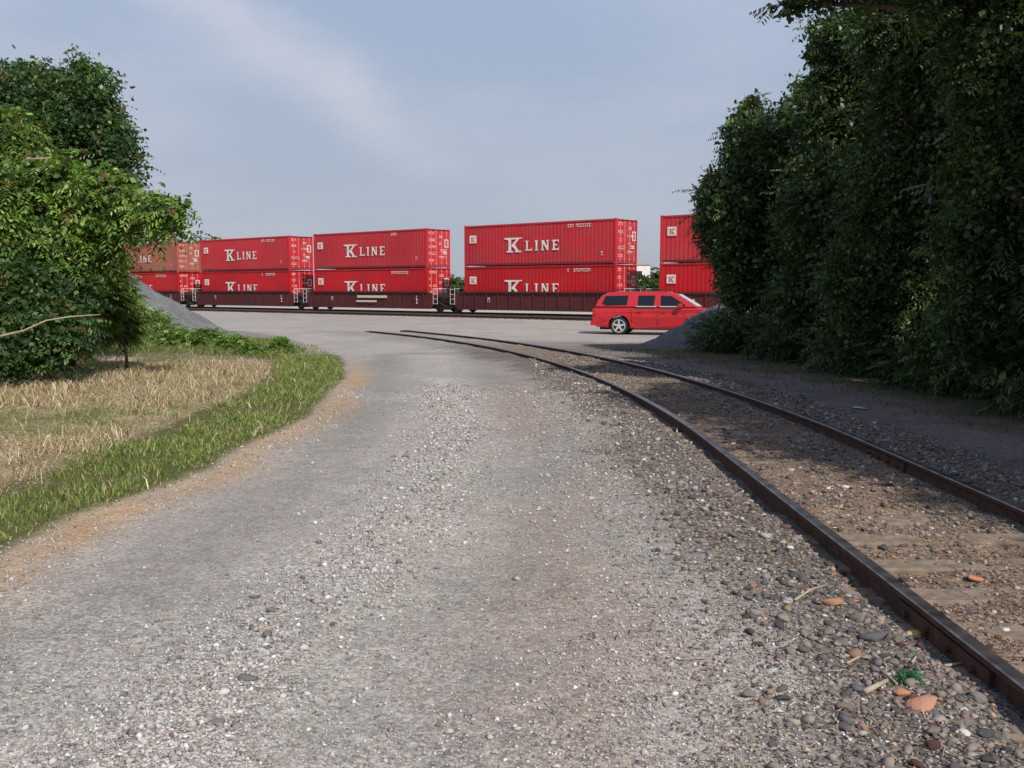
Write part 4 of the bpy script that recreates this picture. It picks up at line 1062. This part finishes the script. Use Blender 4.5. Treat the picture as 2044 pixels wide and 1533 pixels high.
# trees of the same row just outside the frame: their shade falls on the siding
for b_, lobes, lb_ in (((7.6, 4.2), [(7.3, 4.3, 5.4, 2.2, 2.1, 1.9), (7.4, 4.6, 3.4, 1.6, 1.6, 1.5), (7.9, 3.6, 6.6, 1.8, 1.9, 1.3)], 'dark tree of the same row just right of the viewer'),
                      ((9.6, 1.0), [(8.9, 1.1, 5.5, 2.8, 2.5, 2.2), (9.6, .6, 3.3, 2.1, 2.1, 1.8)], 'dark tree of the same row beside the viewer, second one'),
                      ((8.9, 6.6), [(8.0, 6.8, 4.6, 2.6, 2.6, 2.6), (8.6, 6.4, 7.2, 2.8, 2.8, 2.3), (6.6, 7.2, 6.2, 2.0, 2.2, 1.6), (8.4, 7.0, 2.2, 2.2, 2.4, 1.9)], 'dark tree of the same row just beyond the right edge of the view'),
                      ((13.5, 2.0), [(13, 2.2, 5.0, 3.4, 3.2, 3.2), (13.6, 1.8, 8.2, 3.0, 3.0, 2.4), (12.6, 2.2, 2.5, 2.8, 2.8, 2.2)], 'dark tree of the same row standing level with the viewer on the right'),
                      ((14.5, 9.0), [(14, 9, 5.5, 3.4, 3.6, 3.4), (14.2, 9.2, 9.0, 3.0, 3.2, 2.4), (13.8, 9, 2.5, 3.2, 3.2, 2.4)], 'dark tree behind the row at the right, nearer one'),
                      ((14.5, 16.0), [(14, 16, 5.5, 3.4, 3.8, 3.4), (14.2, 16, 9.0, 3.2, 3.6, 2.8), (13.8, 16, 2.5, 3.2, 3.4, 2.4)], 'dark tree behind the row at the right, middle one'),
                      ((14.0, 23.0), [(13.6, 23, 5.0, 3.6, 4.0, 3.4), (14.2, 23, 8.2, 3.2, 3.6, 2.4), (13.2, 23, 2.3, 3.2, 3.6, 2.4)], 'dark tree behind the row at the right, farthest one')):
    make_tree('dark_tree', b_, lobes, lb_, 'tree', 1500, PAL_R, M_DLEAF, (.5, .8), (.18, .07), 15000, .28, .18, 'dark trees along the right of the siding', k_=6)
# undergrowth under the right hand row
for i, (x_, y_, rx_, h_, lb_) in enumerate(((6.3, 27.0, 1.3, .9, 'dark bush beside the right gravel heap'), (7.2, 23.0, 1.6, 1.0, 'dark bush under the second tree of the right row'), (7.4, 19.0, 1.6, 1.0, 'dark bush under the middle tree of the right row'),
                         (7.4, 15.2, 1.5, .95, 'dark bush left of the nearest right hand tree trunk'), (7.4, 11.8, 1.4, .9, 'dark bush at the right edge under the nearest tree'), (8.8, 13.6, 1.9, 1.5, 'dark bush behind the others at the right edge'), (9.0, 18.4, 2.2, 1.6, 'taller dark bush in the gap behind the middle of the right row'), (8.6, 24.0, 2.2, 1.6, 'taller dark bush behind the second right hand tree'))):
    z_ = float(gz(x_, y_))
    make_tree('bush', (x_, y_), [(x_, y_, z_ + h_ * .45, rx_, rx_ * 1.25, h_), (x_ + .5, y_ + .8, z_ + h_ * .5, rx_ * .8, rx_, h_ * .9)], lb_, 'bush', 900, PAL_R, M_DLEAF, (.2, .42), (.11, .04), 6000, .13, .04, 'undergrowth bushes below the dark trees', k_=6, zmin=0)

# ---- distant trees behind the train
PAL_F = [(0.07, 0.10, 0.035, 3), (0.10, 0.125, 0.05, 2), (0.05, 0.075, 0.03, 2)]
fl_ = [(1285, 90, 3.2, 3.3, 'far olive bush hiding the foot of the small white shed'), (1330, 104, 4.2, 4.4, 'far pale green tree seen through the gap between the container stacks'), (1345, 108, 5.0, 3.6, 'far tree behind the right hand container stack'), (1235, 112, 5.0, 3.5, 'far tree just left of the gap between the container stacks'),
       (450, 128, 5.5, 9.2, 'far tree whose top shows just over the leftmost lettered containers'), (408, 122, 5.0, 9.0, 'far tree top left of the leftmost lettered containers'), (350, 120, 6.0, 8.6, 'far tree behind the end of the train near the leafy branches'), (290, 116, 6.0, 9.0, 'far tree behind the leafy tree at left'), (900, 115, 4.0, 3.6, 'far low tree behind the middle of the train')]
for px, Yd, r_, h_, lb_ in fl_:
    x_ = (px - 1022) / F_PX * Yd; z_ = float(gz(x_, Yd))
    make_tree('far_tree', (x_, Yd), [(x_, Yd, z_ + h_ * .6, r_ * .7, r_ * .7, h_ * .4), (x_ + r_ * .5, Yd + 1, z_ + h_ * .42, r_ * .6, r_ * .6, h_ * .36), (x_ - r_ * .5, Yd, z_ + h_ * .40, r_ * .6, r_ * .6, h_ * .36)],
              lb_, 'tree', 260, PAL_F, M_LEAF, (.8, 1.4), (.5, .3), 3000, .6, .2, 'distant trees beyond the train', k_=4, zmin=0)
# small pale building far behind, seen in the gap
hb = empty('white_shed', ((1293 - 1022) / F_PX * 96 - .62, 96, -.3), 0, label='small white shed far off in the gap between the container stacks', cat='building')
b = MB(); b.box(-1.4, .6, -1.2, 1.2, 0, 4.2); b.build('wall', mat('white_wall', (.78, .74, .70), .8, noise=(2, (.65, .6, .55), .2)), hb)
b = MB(); b.prism([(-1.45, 4.202), (.65, 4.202), (-.4, 4.6)], 'y', -1.3, 1.3); b.build('roof', mat('grey_roof', (.35, .34, .33), .8), hb)
b = MB(); b.box(-.8, -.2, -1.225, -1.205, 2.8, 3.6); b.build('window', M_BLACK, hb)

# ------------------------------------------------------------------ grass
def scatter_in(n, poly, pad=0):
    xs = [p[0] for p in poly]; ys = [p[1] for p in poly]
    x_ = RNG.uniform(min(xs), max(xs), n); y_ = RNG.uniform(min(ys), max(ys), n)
    k_ = in_poly(x_, y_, poly); return x_[k_], y_[k_]
STRIP = [p for p in EDGE[:13]] + [p for p in INNER[::-1]]
x, y = scatter_in(230000, [(-9, 3), (-2, 3), (-2, 24), (-9, 24)])
wx_ = (fbm(x * .9, y * .9, 19) - .5) * .9 - .12; ins = in_poly(x + wx_, y, STRIP) & in_poly(x, y, VERGE); de = dist_line(x, y, EDGE); w_ = fbm(x * 1.7, y * 1.7, 15)
edgefade = np.where(in_poly(x, y, VERGE), np.clip(de / .18 + .15, 0, 1), np.clip(.5 - de / .14, 0, .5))
keep_ = (ins | ((de < .14) & (y < 20))) & (RNG.uniform(0, 1, len(x)) < edgefade * np.clip(2.6 * (w_ - .22), .08, 1))
x, y = x[keep_], y[keep_]
g1 = pick(len(x), [(0.155, 0.205, 0.042, 4), (0.225, 0.275, 0.07, 3), (0.08, 0.12, 0.03, 1.6), (0.42, 0.36, 0.20, 1.5)], .2)
h = RNG.uniform(.035, .115, len(x)) * (.6 + .9 * fbm(x * 2.5, y * 2.5, 25)) * (.55 + .45 * np.clip(dist_line(x, y, EDGE) / .35, 0, 1))
V, Fa, Fb, Cg = blades(x, y, gz(x, y) - .01, h, RNG.uniform(.0025, .005, len(x)) * (1 + .05 * y), RNG.uniform(.2, .9, len(x)), g1)
link('green_grass', np_mesh('green_grass', V, [Fa, Fb], [M_GRASS], Cg), label='strip of short green grass along the edge of the gravel road', cat='grass', kind='stuff')
TALLZ = [groundpt(*p) for p in ((150, 722), (300, 716), (420, 720), (540, 728), (610, 704), (560, 684), (470, 682), (380, 680), (290, 682), (200, 690))]
xz, yz = scatter_in(26000, TALLZ)
cz_ = pick(len(xz), [(0.12, 0.17, 0.035, 4), (0.19, 0.23, 0.06, 2), (0.06, 0.10, 0.022, 2), (0.40, 0.33, 0.19, 1.6)], .2)
V, Fa, Fb, Cg = blades(xz, yz, gz(xz, yz) - .01, RNG.uniform(.05, .30, len(xz)) * (.35 + .9 * fbm(xz * 1.5, yz * 1.5, 29)), RNG.uniform(.005, .011, len(xz)), RNG.uniform(.2, 1.3, len(xz)), cz_)
link('rough_grass', np_mesh('rough_grass', V, [Fa, Fb], [M_GRASS], Cg), label='rough green and straw grass between the gravel heap weeds and the dry field', cat='grass', kind='stuff')
# dry straw: matted stems plus upright pale stalks
xa, ya = scatter_in(90000, STRAW); xc, yc = scatter_in(40000, STRIP); xb = RNG.uniform(-10.5, -3, 330000); yb = RNG.uniform(4.5, 20, 330000); kb = in_poly(xb, yb, STRAW) & (xb > -yb * .56 - .6)
x = np.concatenate([xa, xc, xb[kb]]); y = np.concatenate([ya, yc, yb[kb]])
kk = (x > -y * .56 - 1.2) & (x > -16); x, y = x[kk], y[kk]
w_ = fbm(x * .9, y * .9, 35); kk = RNG.uniform(0, 1, len(x)) < .35 + w_ ; x, y = x[kk], y[kk]
green_patch = ss((fbm(x * .6, y * .6, 45) - .58) / .14) * .8 > RNG.uniform(0, 1, len(x))
cs = pick(len(x), [(0.48, 0.36, 0.23, 4), (0.60, 0.49, 0.34, 3), (0.34, 0.24, 0.15, 3), (0.17, 0.115, 0.07, 2.2), (0.68, 0.59, 0.46, 1.4)], .2)
cs[green_patch] = pick(int(green_patch.sum()), [(0.15, 0.2, 0.04, 2), (0.22, 0.25, 0.07, 2), (.4, .34, .16, 1)], .2)
tall = RNG.uniform(0, 1, len(x)) < .015 + .12 * ss((vnoise(x * 2.6, y * 2.6, 55) - .52) / .2)
h = np.where(tall, RNG.uniform(.10, .26, len(x)), RNG.uniform(.012, .05, len(x))) * (.45 + fbm(x * 1.3, y * 1.3, 58))
V, Fa, Fb, Cg = blades(x, y, gz(x, y) - .01, h, RNG.uniform(.002, .0045, len(x)) * (1 + .05 * y), np.where(tall, RNG.uniform(.3, 1.6, len(x)), RNG.uniform(1.2, 5.0, len(x))), cs)
link('dry_grass', np_mesh('dry_grass', V, [Fa, Fb], [M_GRASS], Cg), label='dry straw coloured grass between the green strip and the trees', cat='grass', kind='stuff')
# splinters, bark and dry stems lying on the track bed
x, y = sample(30000, .3, 4.4, 2.6, 16, lambda a, b_: (np.abs(np.abs(spur_lat(a, b_)[0]) - .75) > .09) * np.clip(.25 + fbm(a * 2, b_ * 2, 88), 0, 1) * (spur_lat(a, b_)[0] < 1.6) * (spur_lat(a, b_)[0] > -2.1), 1.6)
hh = RNG.uniform(.006, .014, len(x))
V, Fa, Fb, Cg = blades(x, y, gz(x, y) + .004, hh, RNG.uniform(.0018, .006, len(x)) * (1 + .04 * y), RNG.uniform(1.5, 7, len(x)) * .9,
                       pick(len(x), [(0.30, 0.22, 0.14, 3), (.42, .33, .22, 2), (.14, .08, .055, 3), (.07, .05, .04, 3), (.30, .15, .08, .6)], .25))
link('wood_litter', np_mesh('wood_litter', V, [Fa, Fb], [M_STONE], Cg), label='splinters and dry stems littering the bed between and beside the rails', cat='litter', kind='stuff')
# sparse weeds in the ballast and under the right hand trees
x, y = sample(9000, .2, 7, 3.5, 28, lambda a, b_: np.clip(.9 * ss((fbm(a * 1.5, b_ * 1.5, 66) - .55) / .1) + (spur_lat(a, b_)[0] > 2.6) * .8, 0, 1) * (np.abs(np.abs(spur_lat(a, b_)[0]) - .75) > .08), 1.0)
lt, _ = spur_lat(x, y); low_ = (lt < 1.5)
kk = (RNG.uniform(0, 1, len(x)) < .45) | ~low_; x, y, low_ = x[kk], y[kk], low_[kk]
V, Fa, Fb, Cg = blades(x, y, gz(x, y) - .01, np.where(low_, RNG.uniform(.02, .06, len(x)), RNG.uniform(.04, .13, len(x))), RNG.uniform(.002, .005, len(x)) * (1 + .05 * y), RNG.uniform(.3, 1.2, len(x)),
                       pick(len(x), [(0.07, 0.10, 0.025, 3), (0.05, .07, .02, 2), (.20, .16, .08, 1)], .2))
link('sparse_weeds', np_mesh('sparse_weeds', V, [Fa, Fb], [M_GRASS], Cg), label='sparse short weeds growing among the ballast and below the dark trees', cat='weeds', kind='stuff')

# ------------------------------------------------------------------ single stones and litter
def one_stone(name, x_, y_, sx_, sy_, sz_, colr_, label, cat='stone', group=None, seed=0, rot=0):
    V0, F0 = ico(); r = np.random.default_rng(seed + 5)
    # one level of splitting for a rounder chip
    vs = [tuple(v) for v in V0]; cache = {}; fs = []
    def mid_(a, b_):
        k_ = (min(a, b_), max(a, b_))
        if k_ not in cache:
            m_ = (np.array(vs[a]) + np.array(vs[b_])) / 2; vs.append(tuple(m_ / np.linalg.norm(m_))); cache[k_] = len(vs) - 1
        return cache[k_]
    if max(sx_, sy_) > .03:
        for a, b_, c in F0:
            ab, bc, ca_ = mid_(a, b_), mid_(b_, c), mid_(c, a); fs += [(a, ab, ca_), (b_, bc, ab), (c, ca_, bc), (ab, bc, ca_)]
    else: fs = F0.tolist()
    V = np.array(vs)
    for _ in range(13):   # knock flat facets off
        n_ = r.normal(0, 1, 3); n_ /= np.linalg.norm(n_); d_ = V @ n_; lim = r.uniform(.42, .74); V = V - np.outer(np.maximum(d_ - lim, 0), n_)
    V = V * (1 + r.uniform(-.05, .05, (len(V), 1))) * np.array([sx_, sy_, sz_])
    me = np_mesh(name, V, [np.array(fs)], [M_STONE], np.tile(np.array(colr_), (len(V), 1)))
    o = link(name, me, None, label=label, cat=cat, group=group); o.location = (x_, y_, float(gz(x_, y_)) + sz_ * .35)
    o.rotation_euler = (r.uniform(-.2, .2), r.uniform(-.2, .2), rot); return o
def px_stone(px, py, wpx, hpx, colr_, label, **kw):
    gx_, gy_ = groundpt(px, py + hpx * .3); s = gy_ / F_PX
    return one_stone('stone', gx_, gy_, wpx * s * .5, wpx * s * .38, max(.012, hpx * s * .42), colr_, label, **kw)
px_stone(1842, 1415, 84, 42, (.42, .21, .14), 'smooth orange pink stone beside the near rail at lower right', seed=1)
px_stone(1795, 1395, 45, 30, (.40, .19, .11), 'small reddish stone touching the smooth orange pink one', seed=2)
px_stone(1945, 1150, 40, 26, (.45, .19, .10), 'orange brick chip lying between the rails', seed=3)
px_stone(1822, 1262, 46, 26, (.46, .34, .13), 'yellowish flat stone against the near rail', seed=4)
px_stone(1660, 1210, 56, 30, (.33, .18, .11), 'brown flat stone left of the near rail, halfway down', seed=5)
px_stone(1712, 1200, 34, 18, (.48, .21, .12), 'small orange stone left of the near rail, halfway down', seed=6)
px_stone(1745, 1280, 90, 34, (.10, .095, .10), 'large dark slab of rock left of the near rail', seed=7)
px_stone(1600, 1072, 26, 15, (.50, .30, .15), 'small orange chip beside the near rail, farther up', seed=8)
px_stone(1570, 1055, 28, 18, (.13, .07, .055), 'dark maroon stone beside the near rail, farther up', seed=9)
px_stone(1990, 1340, 60, 40, (.14, .13, .125), 'dark grey rock between the rails at the right edge', seed=10)
px_stone(1950, 1395, 64, 36, (.17, .155, .15), 'grey rock under the near rail at the lower right', seed=11)
px_stone(545, 1224, 38, 15, (.16, .14, .12), 'dark flat stone on the loose gravel, upper of a close pair', seed=12)
px_stone(530, 1268, 38, 15, (.30, .20, .14), 'brownish stone on the loose gravel, lower of a close pair', seed=13)
px_stone(664, 1252, 26, 11, (.10, .09, .085), 'black flat pebble right of the pair of stones on the road', seed=14)
px_stone(492, 1358, 62, 20, (.13, .125, .125), 'long dark stone in the loose gravel near the bottom', seed=15)
px_stone(432, 1446, 44, 16, (.14, .14, .13), 'dark greenish stone in the loose gravel near the bottom left', seed=16)
px_stone(345, 1480, 22, 12, (.20, .10, .08), 'small reddish stone at the bottom left of the road', seed=17)
px_stone(876, 1020, 18, 11, (.13, .12, .11), 'dark pebble in the middle of the road', seed=18)
px_stone(930, 882, 16, 8, (.13, .125, .125), 'dark pebble far up the middle of the road', seed=19)
px_stone(1720, 815, 40, 7, (.66, .62, .62), 'white flat chip on the shaded ground right of the far rail', seed=20)
px_stone(1390, 672, 24, 12, (.30, .27, .30), 'pale stone lying on the dark gravel heap foot', seed=21)
for i, (px, py) in enumerate(((815, 912), (835, 925), (785, 910), (1180, 1440), (1148, 1195), (1100, 1190), (742, 1230), (690, 1200), (650, 1225), (1410, 1370))):
    px_stone(px, py, 14, 7, (.14, .12, .11), 'tiny dark pebble lying loose on the gravel road', seed=30 + i, group='dark pebbles on the gravel road')
# the 280 largest ballast stones, one object each
r = np.random.default_rng(5)
mesh_pool = []
for i in range(28):
    col_ = pick(1, BALL)[0]
    o = one_stone('ballast_stone', 0, 0, 1, .8, .6, tuple(col_), None, seed=100 + i); mesh_pool.append(o.data); bpy.data.objects.remove(o)
xs, ys = sample(6000, .9, 4.6, 2.9, 8.0, d_ball, 1.7)
order = RNG.permutation(len(xs)); made = 0; placed = []
for j in order:
    if made >= 280: break
    s = float(np.clip(r.lognormal(math.log(.029), .30), .018, .05))
    if any((xs[j] - a) ** 2 + (ys[j] - b_) ** 2 < (s + c) ** 2 for a, b_, c in placed): continue
    placed.append((xs[j], ys[j], s))
    side = spur_lat(xs[j], ys[j])[0]
    o = link('ballast_stone', mesh_pool[made % 28], None, cat='stone')
    if side < -.75: tag(o, 'small angular ballast stone left of the near rail', group='ballast stones left of the near rail')
    elif side < .75: tag(o, 'small angular ballast stone between the two rails', group='ballast stones between the rails')
    else: tag(o, 'small angular ballast stone right of the far rail', group='ballast stones right of the far rail')
    o.location = (xs[j], ys[j], float(gz(xs[j], ys[j])) + s * .25); o.scale = (s, s, s * .8); o.rotation_euler = (r.uniform(-.3, .3), r.uniform(-.3, .3), r.uniform(0, 6))
    made += 1
def gstick(pts, rad, label, m=M_PALE):
    P = [groundpt(*p) for p in pts]; P = [(p[0], p[1], float(gz(*p)) + rad * 1.1 + .006) for p in P]
    stick('twig', P, rad, rad * .6, label, 'twig', m)
gstick([(1586, 1214), (1618, 1196), (1650, 1184)], .007, 'straw coloured twig pointing at the brown flat stone')
gstick([(1725, 1405), (1770, 1388)], .013, 'thick pale stick just left of the orange pink stone')
gstick([(1745, 1352), (1775, 1378), (1790, 1392)], .006, 'thin pale twig above the thick pale stick')
gstick([(1820, 1345), (1836, 1305)], .006, 'thin twig rising towards the near rail by the yellowish stone')
gstick([(1355, 1321), (1418, 1320)], .003, 'single dry straw lying flat on the right of the road')
gstick([(1885, 1340), (1930, 1332)], .007, 'short reddish twig close to the near rail')
gstick([(1690, 1345), (1715, 1332), (1735, 1334)], .006, 'bent pale twig among the stones at lower right')
gstick([(1350, 870), (1356, 845)], .012, 'short pale upright chip beside the siding')
# small green plant by the orange stone
gx_, gy_ = groundpt(1812, 1382)
make_tree('small_weed', (gx_, gy_), [(gx_, gy_, float(gz(gx_, gy_)) + .02, .045, .035, .025)], 'small dark green weed just above the orange pink stone', 'weed', 26, [(.03, .12, .05, 1), (.05, .15, .06, 1)], M_LEAF, (.02, .04), (.018, .009), 60, .02, .003, k_=4, zmin=0)
print('tris approx', sum(len(o.data.polygons) for o in bpy.data.objects if o.type == 'MESH'))
